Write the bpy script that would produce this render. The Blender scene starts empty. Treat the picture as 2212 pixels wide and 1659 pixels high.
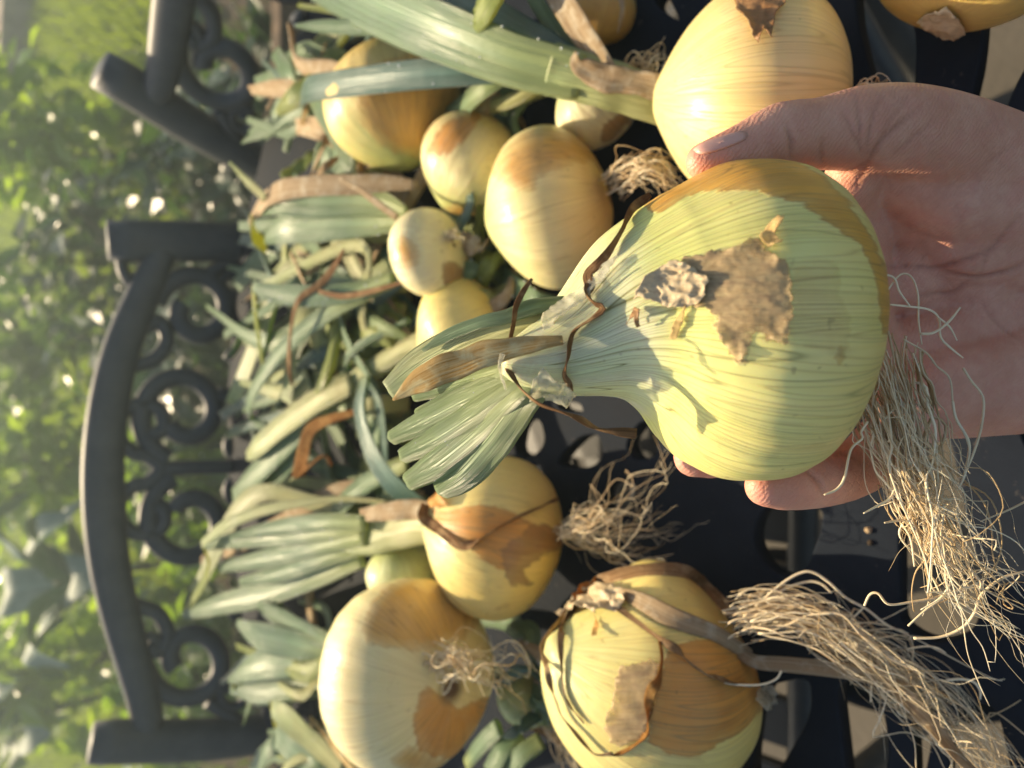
import bpy, bmesh, math, random
import numpy as np
from mathutils import Vector, Matrix, geometry, noise as mnoise
from mathutils.bvhtree import BVHTree

random.seed(7)
rng = np.random.default_rng(7)
SC = bpy.context.scene
COL = SC.collection

# ------------------------------------------------------------------ camera, sky, sun, exposure
TABLE_Z = 0.72
CAM_H = 0.375                       # camera above the table top
PITCH = math.radians(46)
FD = 1609.0                         # focal length in the units of the traced outlines (2211 x 1659)
CX, CY = 1105.5, 829.5
CAM = np.array([0.0, 0.0, TABLE_Z + CAM_H])
sp_, cp_ = math.sin(PITCH), math.cos(PITCH)
F = np.array([0, cp_, -sp_])        # view direction
U = np.array([0, sp_, cp_])         # "up" of the phone (= picture left)
R = np.array([1.0, 0, 0])           # picture up

cd = bpy.data.cameras.new('camera')
cam = bpy.data.objects.new('camera', cd)
COL.objects.link(cam)
SC.camera = cam
cd.sensor_fit = 'HORIZONTAL'
cd.sensor_width = 36
cd.lens = FD / 2211 * 36
cd.clip_start = 0.01
cd.clip_end = 500
cd.dof.use_dof = True
cd.dof.focus_distance = 0.23
cd.dof.aperture_fstop = cd.lens / 2.8
cd.dof.aperture_blades = 0
M = Matrix(((-U[0], R[0], -F[0]), (-U[1], R[1], -F[1]), (-U[2], R[2], -F[2]))).to_4x4()
M.translation = Vector(CAM)
cam.matrix_world = M

SUN_EL = math.radians(34)
SUN_AZ = math.radians(-5)          # from straight ahead towards -x
SUN = np.array([math.sin(SUN_AZ) * math.cos(SUN_EL), math.cos(SUN_AZ) * math.cos(SUN_EL), math.sin(SUN_EL)])
w = bpy.data.worlds.new('World')
SC.world = w
w.use_nodes = True
wn = w.node_tree
sky = wn.nodes.new('ShaderNodeTexSky')
sky.sky_type = 'NISHITA'
sky.sun_disc = False
sky.sun_elevation = SUN_EL
sky.sun_rotation = SUN_AZ
sky.air_density = 1.0
sky.dust_density = 2.5
sky.ozone_density = 1.0
bgn = wn.nodes['Background']
bgn.inputs['Strength'].default_value = 0.105
wn.links.new(sky.outputs[0], bgn.inputs['Color'])
ld = bpy.data.lights.new('sun', 'SUN')
ld.energy = 4.8
ld.angle = math.radians(0.5)
ld.color = (1.0, 0.84, 0.60)
sun = bpy.data.objects.new('sun', ld)
COL.objects.link(sun)
sun.rotation_euler = Vector(SUN).to_track_quat('Z', 'Y').to_euler()
SC.view_settings.view_transform = 'Standard'
SC.view_settings.look = 'None'
SC.view_settings.exposure = 0.78
SC.view_settings.use_white_balance = True
SC.view_settings.white_balance_temperature = 7150
SC.view_settings.white_balance_tint = 10
SC.view_settings.gamma = 1
SC.view_settings.use_curve_mapping = False
SC.cycles.use_denoising = True
SC.cycles.max_bounces = 8
SC.cycles.caustics_reflective = False
SC.cycles.caustics_refractive = False

# ------------------------------------------------------------------ geometry helpers
def W(x, y, d):
    """point at depth d (along the view axis) seen at traced position x, y"""
    return CAM + d * (F - (x - CX) / FD * U - (y - CY) / FD * R)

def cz(x):
    return sp_ + (x - CX) / FD * cp_

def Z(x, y, h):
    """point h above the table top seen at traced position x, y"""
    return W(x, y, (CAM_H - h) / cz(x))

def depth_of(P):
    return (np.asarray(P) - CAM) @ F

def proj(P):
    v = np.asarray(P) - CAM
    d = v @ F
    return CX - (v @ U) / d * FD, CY - (v @ R) / d * FD, d

def nrm(v):
    v = np.asarray(v, float)
    return v / max(np.linalg.norm(v), 1e-12)

def spline(pts, n):
    """Catmull-Rom through pts (k x m), n samples by arc length"""
    p = np.asarray(pts, float)
    if len(p) == 2:
        t = np.linspace(0, 1, n)[:, None]
        return p[0] * (1 - t) + p[1] * t
    q = np.vstack([2 * p[0] - p[1], p, 2 * p[-1] - p[-2]])
    out = []
    for i in range(len(p) - 1):
        a, b, c, d = q[i:i + 4]
        t = np.linspace(0, 1, 24, endpoint=False)[:, None]
        out.append(.5 * (2 * b + (c - a) * t + (2 * a - 5 * b + 4 * c - d) * t ** 2 + (3 * b - a - 3 * c + d) * t ** 3))
    out = np.vstack(out + [p[-1:]])
    L = np.r_[0, np.cumsum(np.linalg.norm(np.diff(out[:, :3], axis=0), axis=1))]
    s = np.linspace(0, L[-1], n)
    return np.stack([np.interp(s, L, out[:, k]) for k in range(out.shape[1])], 1)

def mk(name, verts, faces, mat, parent=None, uv=None, smooth=True, origin=None):
    verts = np.asarray(verts, float)
    o0 = np.array(parent.location) if parent is not None and parent.type == 'EMPTY' else (np.zeros(3) if origin is None else np.asarray(origin, float))
    if parent is not None and parent.type == 'MESH':
        o0 = np.array(parent['org'])
    me = bpy.data.meshes.new(name)
    me.from_pydata((verts - o0).tolist(), [], [tuple(int(i) for i in f) for f in faces])
    if smooth:
        me.polygons.foreach_set('use_smooth', [True] * len(me.polygons))
    if uv is not None:
        uv = np.asarray(uv, float)
        lay = me.uv_layers.new(name='UVMap')
        li = np.zeros(len(me.loops), int)
        me.loops.foreach_get('vertex_index', li)
        lay.data.foreach_set('uv', uv[li].ravel())
    me.materials.append(mat)
    me.update()
    ob = bpy.data.objects.new(name, me)
    ob['org'] = [float(v) for v in o0]
    COL.objects.link(ob)
    if parent is not None:
        ob.parent = parent
    elif origin is not None:
        ob.location = origin
    return ob

def fix_normals(ob):
    bm = bmesh.new()
    bm.from_mesh(ob.data)
    bmesh.ops.recalc_face_normals(bm, faces=bm.faces)
    bm.to_mesh(ob.data)
    bm.free()
    return ob

def tag(o, label=None, cat=None, group=None, kind=None):
    if label: o['label'] = label
    if cat: o['category'] = cat
    if group: o['group'] = group
    if kind: o['kind'] = kind
    return o

def empty(name, loc, label, cat, group=None):
    o = bpy.data.objects.new(name, None)
    o.empty_display_size = 0.02
    o.location = tuple(float(v) for v in loc)
    COL.objects.link(o)
    return tag(o, label, cat, group)

class MB:
    """collects pieces into one mesh"""
    def __init__(s): s.v, s.f, s.u, s.n = [], [], [], 0
    def add(s, v, f, u=None):
        v = np.asarray(v, float)
        s.v.append(v)
        s.f += [tuple(int(i) + s.n for i in q) for q in f]
        s.u.append(np.zeros((len(v), 2)) if u is None else np.asarray(u, float))
        s.n += len(v)
    def build(s, name, mat, parent=None, smooth=True, origin=None):
        return mk(name, np.vstack(s.v), s.f, mat, parent, np.vstack(s.u), smooth, origin)

def ring_faces(n, k, caps=True):
    f = []
    for i in range(n - 1):
        for j in range(k):
            a, b = i * k + j, i * k + (j + 1) % k
            f.append((a, b, b + k, a + k))
    if caps:
        f.append(tuple(range(k))[::-1])
        f.append(tuple((n - 1) * k + j for j in range(k)))
    return f

def tube(pts, rad, k=6, n=None):
    """round tube through world points; rad scalar or list"""
    pts = np.asarray(pts, float)
    rr = np.full(len(pts), rad, float) if np.isscalar(rad) else np.asarray(rad, float)
    q = spline(np.c_[pts, rr], n or max(6, len(pts) * 4))
    p, rr = q[:, :3], q[:, 3]
    t = np.gradient(p, axis=0)
    t /= np.linalg.norm(t, axis=1)[:, None] + 1e-12
    a = np.array([0.3, 0.2, 0.93])
    V = []
    for i in range(len(p)):
        a = a - t[i] * (a @ t[i])
        if np.linalg.norm(a) < 1e-6: a = np.cross(t[i], [1, 0, 0.1])
        a = nrm(a)
        b = np.cross(t[i], a)
        for j in range(k):
            th = 2 * math.pi * j / k
            V.append(p[i] + rr[i] * (math.cos(th) * a + math.sin(th) * b))
    uv = [(j / k, i / (len(p) - 1)) for i in range(len(p)) for j in range(k)]
    return np.array(V), ring_faces(len(p), k), uv

def strap(pts, widths, thick=0.0012, hint=(0, 0.25, 1), fold=0.0, twist=0.0, n=None, k=14, wav=0.0, ruf=0.0, seed=0, hollow=0.0):
    """flat leaf-like band through world points: real thickness, V fold, ruffled edges"""
    pts = np.asarray(pts, float)
    widths = np.asarray(widths, float) if not np.isscalar(widths) else np.full(len(pts), widths, float)
    if len(widths) != len(pts):
        widths = np.interp(np.linspace(0, 1, len(pts)), np.linspace(0, 1, len(widths)), widths)
    tw = np.linspace(0, twist, len(pts)) if np.isscalar(twist) else np.interp(np.linspace(0, 1, len(pts)), np.linspace(0, 1, len(twist)), twist)
    n = n or max(16, len(pts) * 8)
    q = spline(np.c_[pts, widths, tw], n)
    p, wd, tw = q[:, :3], q[:, 3], q[:, 4]
    t = np.gradient(p, axis=0)
    t /= np.linalg.norm(t, axis=1)[:, None] + 1e-12
    r = np.random.default_rng(seed)
    ph = r.uniform(0, 6.28, 6)
    V, UV = [], []
    side = None
    for i in range(n):
        h = np.array(hint, float)
        s = np.cross(t[i], h)
        if np.linalg.norm(s) < 0.15 and side is not None: s = side
        if side is not None:
            s = nrm(s) * .5 + side * .5 if np.dot(s, side) > -0.2 else side
            s = s - t[i] * (s @ t[i])
        s = nrm(s)
        side = s
        up = np.cross(s, t[i])
        a = math.radians(tw[i])
        s2 = math.cos(a) * s + math.sin(a) * up
        u2 = -math.sin(a) * s + math.cos(a) * up
        v = i / (n - 1)
        for j in range(k):
            th = 2 * math.pi * j / k
            c, sn = math.cos(th), math.sin(th)
            x = np.sign(c) * abs(c) ** 0.8
            y = np.sign(sn) * abs(sn) ** 0.9
            off = fold * abs(x) * wd[i] * 0.5
            rib = ruf * wd[i] * math.sin(5 * x + ph[0] + 2 * v) * (1 - 0.4 * abs(x))
            wv = wav * wd[i] * abs(x) * math.sin(v * 19 + ph[1] + (2 if x > 0 else 0)) + wav * .7 * wd[i] * math.sin(v * 8 + ph[2])
            edge = 1 + wav * .5 * math.sin(v * 31 + ph[3] * (1 if x > 0 else 2))
            V.append(p[i] + s2 * (x * wd[i] * .5 * edge) + u2 * (y * (thick * .5 + hollow * wd[i] * (1 - x * x)) + off + rib + wv))
            UV.append((j / k, v))
    return np.array(V), ring_faces(n, k), UV

# ------------------------------------------------------------------ material helpers
class NT:
    def __init__(s, name):
        s.m = bpy.data.materials.new(name)
        s.m.use_nodes = True
        s.t = s.m.node_tree
        s.b = s.t.nodes['Principled BSDF']
        s.o = s.t.nodes['Material Output']
    def n(s, kind, **kw):
        nd = s.t.nodes.new('ShaderNode' + kind)
        for k, v in kw.items(): setattr(nd, k, v)
        return nd
    def l(s, a, b):
        s.t.links.new(a, b)
    def put(s, sock, v):
        if hasattr(v, 'is_linked') or hasattr(v, 'links'): s.l(v, sock)
        else: sock.default_value = v
    def math(s, op, a, b=0.0, c=None, clamp=False):
        nd = s.n('Math', operation=op, use_clamp=clamp)
        s.put(nd.inputs[0], a); s.put(nd.inputs[1], b)
        if c is not None: s.put(nd.inputs[2], c)
        return nd.outputs[0]
    def uv(s):
        nd = s.n('UVMap')
        sep = s.n('SeparateXYZ')
        s.l(nd.outputs[0], sep.inputs[0])
        return sep.outputs[0], sep.outputs[1]
    def obj(s):
        return s.n('TexCoord').outputs['Object']
    def comb(s, x, y, z):
        nd = s.n('CombineXYZ')
        for i, v in enumerate((x, y, z)): s.put(nd.inputs[i], v)
        return nd.outputs[0]
    def noise(s, vec, scale=1.0, detail=4.0, rough=0.55, dist=0.0):
        nd = s.n('TexNoise')
        s.l(vec, nd.inputs['Vector'])
        nd.inputs['Scale'].default_value = scale
        nd.inputs['Detail'].default_value = detail
        nd.inputs['Roughness'].default_value = rough
        nd.inputs['Distortion'].default_value = dist
        return nd.outputs['Fac']
    def ramp(s, fac, stops, interp='LINEAR'):
        if len(stops) == 2 and np.isscalar(stops[0][1]):
            nd = s.n('MapRange')
            (p0, c0), (p1, c1) = stops
            for i_, v_ in ((1, p0), (2, p1), (3, c0), (4, c1)): nd.inputs[i_].default_value = v_
            s.put(nd.inputs[0], fac)
            return nd.outputs[0]
        nd = s.n('ValToRGB')
        nd.color_ramp.interpolation = interp
        els = nd.color_ramp.elements
        while len(els) < len(stops): els.new(0.5)
        for e, (p, c) in zip(els, stops):
            e.position = p
            e.color = (c, c, c, 1) if np.isscalar(c) else (*c, 1)
        s.put(nd.inputs[0], fac)
        return nd.outputs[0]
    def mix(s, fac, a, b, mode='MIX'):
        nd = s.n('Mix', data_type='RGBA', blend_type=mode)
        s.put(nd.inputs[0], fac)
        for sock, v in ((nd.inputs[6], a), (nd.inputs[7], b)):
            if isinstance(v, tuple): sock.default_value = (*v, 1)
            else: s.l(v, sock)
        return nd.outputs[2]
    def bump(s, h, strength=0.3, dist=0.001):
        nd = s.n('Bump')
        nd.inputs['Strength'].default_value = strength
        nd.inputs['Distance'].default_value = dist
        s.l(h, nd.inputs['Height'])
        s.l(nd.outputs[0], s.b.inputs['Normal'])
        return nd
    def set(s, **kw):
        for k, v in kw.items():
            s.put(s.b.inputs[k.replace('_', ' ')], (*v, 1) if isinstance(v, tuple) and k in ('Base_Color',) else v)
        return s
    def sss(s, wt, scale, radius=(1, .6, .25)):
        s.b.inputs['Subsurface Weight'].default_value = wt
        s.b.inputs['Subsurface Scale'].default_value = scale
        s.b.inputs['Subsurface Radius'].default_value = radius
    def translucent(s, col, fac):
        tr = s.n('BsdfTranslucent')
        s.put(tr.inputs['Color'], (*col, 1) if isinstance(col, tuple) else col)
        mx = s.n('MixShader')
        mx.inputs[0].default_value = fac
        s.l(s.b.outputs[0], mx.inputs[1])
        s.l(tr.outputs[0], mx.inputs[2])
        s.l(mx.outputs[0], s.o.inputs['Surface'])

def around(m, u, v, k, kv, seed=0.0):
    a = m.math('MULTIPLY', u, 2 * math.pi)
    c = m.math('MULTIPLY', m.math('COSINE', a), k)
    sn = m.math('MULTIPLY', m.math('SINE', a), k)
    return m.comb(c, sn, m.math('ADD', m.math('MULTIPLY', v, kv), seed))

ZONE_COL = {
    'film': ((.70, .52, .22), (.62, .42, .14), (.44, .26, .08)),
    'tan': ((.55, .24, .04), (.64, .36, .085), (.34, .14, .03)),
    'orange': ((.58, .20, .025), (.68, .31, .06), (.26, .09, .02)),
    'grey': ((.48, .37, .22), (.60, .50, .30), (.27, .18, .10)),
    'brown': ((.60, .24, .03), (.74, .38, .07), (.20, .09, .04)),
    'dark': ((.26, .13, .05), (.40, .22, .09), (.11, .06, .03)),
}
def onion_mat(name, pale=(.85, .66, .22), tan=(.70, .48, .17), brown=(.36, .16, .05), green=(.42, .52, .18), seed=0.0,
              brown_amt=0.35, tan_amt=0.5, green_v=(.55, .9), veins=0.5, vein_k=7.0, root_v=.05, white_neck=False, bands=0.0, gold=.36, vcol=(.46, .33, .12)):
    m = NT(name)
    u, v = m.uv()
    st = m.noise(around(m, u, v, 5, 1.3, seed), 1, 6, .6)
    fine = m.noise(around(m, u, v, 26, 1.1, seed), 1, 3, .6)
    ob = m.obj()
    blot = m.noise(ob, 26, 6, .62, .4)
    big = m.noise(ob, 11, 3, .5, .2)
    c = m.mix(m.ramp(m.math('ADD', m.math('MULTIPLY', st, .6), m.math('MULTIPLY', big, .4)), [(.5 - .12 * tan_amt - .04, 0.0), (.62, tan_amt)]), pale, tan)
    c = m.mix(m.math('MULTIPLY', m.ramp(fine, [(.35, 0.0), (.7, 1.0)]), .22), c, tan)
    # green shoulder and neck, striped
    g = m.ramp(m.math('ADD', v, m.math('MULTIPLY', m.math('SUBTRACT', st, .5), .35)), [(green_v[0], 0.0), (green_v[1], 1.0)])
    c = m.mix(m.math('MULTIPLY', g, .8), c, green)
    # brown papery blotches
    th = .68 - .2 * brown_amt
    bl = m.ramp(m.math('ADD', m.math('MULTIPLY', blot, .55), m.math('MULTIPLY', st, .45)), [(th - .02, 0.0), (th + .035, 1.0)])
    c = m.mix(m.math('MULTIPLY', bl, min(1.0, brown_amt + .2)), c, brown)
    c = m.mix(m.ramp(v, [(.93, 0.0), (1.03, .75)]), c, (.74, .74, .56)) if white_neck else c
    if bands:
        bd = m.ramp(m.noise(around(m, u, v, 2.6, .35, seed + 9), 1, 2, .5), [(.42, 0.0), (.6, 1.0)])
        c = m.mix(m.math('MULTIPLY', m.math('MULTIPLY', bd, m.ramp(v, [(.12, 0.0), (.4, 1.0)])), bands), c, green)
        c = m.mix(m.math('MULTIPLY', m.ramp(m.math('ADD', v, m.math('MULTIPLY', m.math('SUBTRACT', big, .5), .3)), [(.02, 1.0), (.30, 0.0)]), .6), c, (.62, .36, .10))
    c = m.mix(m.math('MULTIPLY', m.ramp(m.math('ADD', v, m.math('ADD', m.math('MULTIPLY', m.math('SUBTRACT', big, .5), .5), m.math('MULTIPLY', m.math('SUBTRACT', st, .5), .3))), [(.06, 1.0), (.60, 0.0)]), gold), c, (.74, .36, .05))
    # long veins: iso-lines of a smooth field
    f = m.math('FRACT', m.math('MULTIPLY', m.noise(around(m, u, v, 1.6, .22, seed + 4), 1, 1, .4), vein_k * 4))
    ln = m.ramp(m.math('ABSOLUTE', m.math('SUBTRACT', f, .5)), [(.0, 1.0), (.045, .25), (.11, 0.0)])
    vm = m.ramp(v, [(.04, 0.1), (.25, .35), (.7, .9)])
    nk = m.ramp(v, [(.8, 0.0), (1.05, .55)])
    vm = m.math('ADD', vm, nk)
    c = m.mix(m.math('MULTIPLY', m.math('MULTIPLY', ln, vm), veins, clamp=True), c, vcol)
    # skins of the bulb: where each kind of dry layer still covers the flesh (distance to its traced outline)
    zh = None
    blz = m.noise(ob, 85, 6, .65, .5)
    wob = m.math('ADD', m.math('MULTIPLY', m.math('SUBTRACT', blz, .5), .42), m.math('MULTIPLY', m.math('SUBTRACT', fine, .5), .30))
    for kind, (za, zb, zd) in ZONE_COL.items():
        at = m.n('Attribute', attribute_name='zone_' + kind)
        e = m.math('ADD', at.outputs['Fac'], wob)
        soft = .055 if kind in ('tan', 'film') else .035
        mask = m.ramp(e, [(.50 - soft, 0.0), (.50 + soft * .7, .5 if kind in ('tan', 'film', 'grey') else .85), (.82, 1.0)])
        zc = m.mix(m.ramp(m.math('ADD', m.math('MULTIPLY', st, .5), m.math('MULTIPLY', blz, .5)), [(.36, 0.0), (.60, 1.0)]), za, zb)
        zc = m.mix(m.math('MULTIPLY', m.ramp(m.math('ADD', m.math('MULTIPLY', fine, .6), m.math('MULTIPLY', blot, .4)), [(.50, 0.0), (.66, 1.0)]), .55), zc, zd)
        edge = m.ramp(e, [(.44, 0.0), (.50, .8), (.53, .8), (.60, 0.0)])
        zc = m.mix(m.math('MULTIPLY', edge, .35), zc, zd)
        see = m.math('MULTIPLY', mask, m.ramp(m.math('ADD', m.math('MULTIPLY', blz, .6), m.math('MULTIPLY', st, .4)), [(.34, .72), (.58, 1.0)]))
        c = m.mix(m.math('MULTIPLY', see, {'film': .5, 'tan': .92}.get(kind, .97)), c, zc)
        zh = mask if zh is None else m.math('MAXIMUM', zh, mask)
    # fine paper veins show everywhere
    f2 = m.math('FRACT', m.math('MULTIPLY', m.noise(around(m, u, v, 2.2, .3, seed + 14), 1, 2, .5), 46.0))
    ln2 = m.ramp(m.math('ABSOLUTE', m.math('SUBTRACT', f2, .5)), [(.0, 1.0), (.09, .3), (.2, 0.0)])
    c = m.mix(m.math('MULTIPLY', ln2, m.math('ADD', .34, m.math('MULTIPLY', zh, .4), clamp=True)), c, (.34, .2, .07))
    # bruises
    br = m.ramp(m.noise(ob, 38, 5, .7, .8), [(.60, 0.0), (.74, 1.0)])
    c = m.mix(m.math('MULTIPLY', br, .35), c, (.44, .27, .09))
    # specks
    sp = m.ramp(m.noise(ob, 260, 2, .5), [(.70, 0.0), (.76, 1.0)])
    c = m.mix(m.math('MULTIPLY', sp, .35), c, (.16, .08, .03))
    # root plate
    rt = m.ramp(m.math('ADD', v, m.math('MULTIPLY', m.math('SUBTRACT', fine, .5), .05)), [(root_v * .5, 1.0), (root_v * 1.3, 0.0)])
    c = m.mix(rt, c, (.12, .06, .03))
    m.set(Base_Color=c, Roughness=m.ramp(blot, [(.3, .34), (.7, .52)]), Specular_IOR_Level=.42)
    m.b.inputs['Coat Weight'].default_value = .06
    m.b.inputs['Coat Roughness'].default_value = .22
    m.sss(.28, .0045, (1, .55, .16))
    hgt = m.math('ADD', m.math('ADD', m.math('MULTIPLY', fine, .5), m.math('MULTIPLY', ln, -.35)), m.math('ADD', m.math('MULTIPLY', zh, .9), m.math('MULTIPLY', m.math('ADD', blz, ln2), .35)))
    m.bump(hgt, .45, .0008)
    return m.m

def leaf_mat(name, base=(.19, .30, .17), pale=(.54, .62, .24), trans=(.42, .52, .04), tf=.36, pale_end=.16, rough=.31, dry=0.0):
    m = NT(name)
    u, v = m.uv()
    st = m.noise(around(m, u, v, 5, 1.5), 1, 4, .6)
    fi = m.noise(around(m, u, v, 22, .8), 1, 2, .6)
    ob = m.obj()
    bl = m.noise(ob, 40, 4, .6)
    c = m.mix(m.ramp(st, [(.35, 0.0), (.7, 1.0)]), base, tuple(min(1, x * 1.7 + .03) for x in base))
    c = m.mix(m.math('MULTIPLY', m.ramp(bl, [(.45, 0.0), (.7, 1.0)]), .4), c, (.30, .40, .32))
    c = m.mix(m.ramp(m.math('ADD', v, m.math('MULTIPLY', m.math('SUBTRACT', st, .5), .15)), [(0.0, 1.0), (pale_end, .55), (pale_end * 2.2, 0.0)]), c, pale)
    if dry:
        c = m.mix(m.math('MULTIPLY', m.ramp(m.noise(ob, 55, 5, .65), [(.5, 0.0), (.62, 1.0)]), dry), c, (.42, .25, .09))
    m.set(Base_Color=c, Roughness=rough, Specular_IOR_Level=.6)
    m.bump(m.math('ADD', fi, m.math('MULTIPLY', bl, .5)), .9, .0012)
    c0 = m.mix(m.math('MULTIPLY', m.ramp(fi, [(.45, 0.0), (.62, 1.0)]), .45), c, tuple(x * .55 for x in base))
    m.set(Base_Color=c0)
    m.translucent(m.mix(.35, trans, c), tf)
    return m.m

def dry_mat(name, a=(.50, .36, .20), b=(.24, .12, .05), c2=(.66, .55, .36), tf=.22, seed=0):
    m = NT(name)
    u, v = m.uv()
    st = m.noise(around(m, u, v, 9, 1.4, seed), 1, 5, .65)
    ob = m.obj()
    bl = m.noise(ob, 130, 6, .65, .5)
    c = m.mix(m.ramp(st, [(.40, 0.0), (.58, 1.0)]), a, b)
    c = m.mix(m.ramp(bl, [(.48, 0.0), (.68, .9)]), c, c2)
    m.set(Base_Color=c, Roughness=.75, Specular_IOR_Level=.2)
    m.bump(m.math('ADD', st, m.math('MULTIPLY', bl, .7)), .8, .0012)
    m.translucent(m.mix(.3, c, (.75, .42, .10)), tf)
    return m.m

def peel_mat(name, a, b, dark, seed=0, tf=.25, amount=.5, see=0.0):
    """papery outer skin: fibres run along the bulb, thin places let the bulb show"""
    m = NT(name)
    u, v = m.uv()
    st = m.noise(m.comb(m.math('MULTIPLY', u, 5.0), m.math('MULTIPLY', v, 60.0), seed), 1, 5, .65, .5)
    st2 = m.noise(m.comb(m.math('MULTIPLY', u, 2.0), m.math('MULTIPLY', v, 16.0), seed + 3), 1, 5, .6, .6)
    ob = m.obj()
    bl = m.noise(ob, 110, 7, .65, .6)
    fb = m.noise(ob, 700, 3, .6)
    c = m.mix(m.ramp(m.math('ADD', m.math('MULTIPLY', bl, .6), m.math('MULTIPLY', st2, .4)), [(.38, 0.0), (.60, 1.0)]), a, b)
    c = m.mix(m.math('MULTIPLY', m.ramp(m.math('ADD', m.math('MULTIPLY', st2, .5), m.math('MULTIPLY', bl, .5)), [(.50, 0.0), (.62, 1.0)]), amount), c, dark)
    c = m.mix(m.math('MULTIPLY', m.ramp(st, [(.50, 0.0), (.66, 1.0)]), amount * .8), c, dark)
    c = m.mix(m.math('MULTIPLY', m.ramp(fb, [(.45, 0.0), (.7, 1.0)]), .25), c, b)
    m.set(Base_Color=c, Roughness=.48, Specular_IOR_Level=.35)
    m.bump(m.math('ADD', st, m.math('ADD', m.math('MULTIPLY', bl, .8), m.math('MULTIPLY', fb, .25))), .35, .0006)
    m.translucent(m.mix(.3, c, (.8, .55, .2)), tf)
    if see:
        tp = m.n('BsdfTransparent')
        mx = m.n('MixShader')
        src = m.o.inputs['Surface'].links[0].from_socket
        m.l(m.math('MULTIPLY', m.ramp(m.math('ADD', m.math('MULTIPLY', bl, .55), m.math('MULTIPLY', st2, .45)), [(.36, 1.0), (.62, .35)]), see), mx.inputs[0])
        m.l(src, mx.inputs[1])
        m.l(tp.outputs[0], mx.inputs[2])
        m.l(mx.outputs[0], m.o.inputs['Surface'])
    return m.m

def plain(name, col, rough=.6, spec=.4, nscale=60, var=.25, bump=.2, bd=.001, metal=0.0):
    m = NT(name)
    ob = m.obj()
    nz = m.noise(ob, nscale, 5, .6)
    c = m.mix(m.ramp(nz, [(.35, 0.0), (.7, 1.0)]), tuple(x * (1 - var) for x in col), tuple(min(1, x * (1 + var)) for x in col))
    m.set(Base_Color=c, Roughness=rough, Specular_IOR_Level=spec, Metallic=metal)
    if bump: m.bump(nz, bump, bd)
    return m.m

M_LEAF = leaf_mat('leaf_green')
M_FAN = leaf_mat('leaf_fan', (.25, .35, .17), (.60, .66, .28), (.5, .6, .06), .38, .3, .33)
M_LEAF_BLUE = leaf_mat('leaf_blue', (.08, .16, .13), (.28, .38, .2), (.28, .42, .05), .25, .05)
M_LEAF_BACKLIT = leaf_mat('leaf_backlit', (.30, .38, .10), (.5, .55, .2), (.65, .60, .03), .5, .2)  # yellower leaf colour stands in for sunlight shining through the leaf
M_STALK = leaf_mat('stalk_pale', (.30, .38, .15), (.56, .54, .24), (.5, .55, .1), .2, .5, .42, .15)
M_DRY = dry_mat('dry_leaf')
M_BROWN = dry_mat('dry_brown', (.36, .19, .08), (.12, .055, .025), (.54, .36, .18), .15, 3)
M_TAN = dry_mat('dry_tan', (.58, .46, .30), (.40, .27, .15), (.66, .58, .42), .25, 6)
M_ORANGE = dry_mat('dry_orange', (.52, .24, .05), (.25, .10, .03), (.60, .36, .12), .35, 9)
M_GOLD = dry_mat('dry_gold', (.76, .60, .30), (.58, .33, .09), (.78, .74, .44), .3, 12)

def root_mat():
    m = NT('root_fibre')
    ob = m.obj()
    nz = m.noise(ob, 90, 4, .6)
    u, v = m.uv()
    c = m.mix(m.ramp(m.math('ADD', m.math('MULTIPLY', nz, .45), m.math('MULTIPLY', u, .55)), [(.22, 0.0), (.75, 1.0)]), (.44, .30, .15), (.92, .80, .57))
    m.set(Base_Color=c, Roughness=.6, Specular_IOR_Level=.3)
    m.sss(.2, .001, (1, .7, .4))
    m.bump(m.noise(ob, 900, 3, .6), .4, .0003)
    return m.m
M_ROOT = root_mat()

def glint_mat():  # pale opaque beads, added to imitate bright glints on the leaves
    m = NT('glints')
    m.set(Base_Color=(.75, .8, .75), Roughness=.10, Specular_IOR_Level=.9)
    m.b.inputs['Transmission Weight'].default_value = .0
    return m.m
M_GLINT = glint_mat()

# ------------------------------------------------------------------ ground and garden floor
def ground_mat():
    m = NT('patio_concrete')
    ob = m.obj()
    a = m.noise(ob, 5, 6, .6)
    b = m.noise(ob, 90, 3, .6)
    c = m.mix(m.ramp(a, [(.3, 0.0), (.7, 1.0)]), (.055, .048, .038), (.10, .088, .07))
    c = m.mix(m.math('MULTIPLY', m.ramp(b, [(.4, 0.0), (.7, 1.0)]), .4), c, (.08, .068, .052))
    m.set(Base_Color=c, Roughness=.85)
    m.bump(b, .4, .003)
    return m.m

def soil_mat():
    m = NT('lawn_soil')
    ob = m.obj()
    a = m.noise(ob, 3, 6, .65)
    b = m.noise(ob, 40, 5, .65)
    c = m.mix(m.ramp(a, [(.35, 0.0), (.65, 1.0)]), (.075, .10, .03), (.12, .17, .04))
    c = m.mix(m.math('MULTIPLY', m.ramp(b, [(.4, 0.0), (.62, 1.0)]), .6), c, (.05, .06, .02))
    m.set(Base_Color=c, Roughness=.9)
    m.bump(b, .8, .02)
    return m.m

def sheet(name, x0, x1, y0, y1, z, mat):
    o = mk(name, [(x0, y0, z), (x1, y0, z), (x1, y1, z), (x0, y1, z)], [(0, 1, 2, 3)], mat, smooth=False)
    return tag(o, kind='structure')

sheet('ground', -14, 14, -14, 14, 0.0, soil_mat())
sheet('patio', -3, 3, -3, 1.45, 0.012, ground_mat())
M_SOIL = plain('bed_soil', (.055, .04, .028), .9, .2, 30, .5, .8, .02)
sheet('garden_bed', -2.4, 2.4, 1.5, 2.7, 0.016, M_SOIL)

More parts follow.
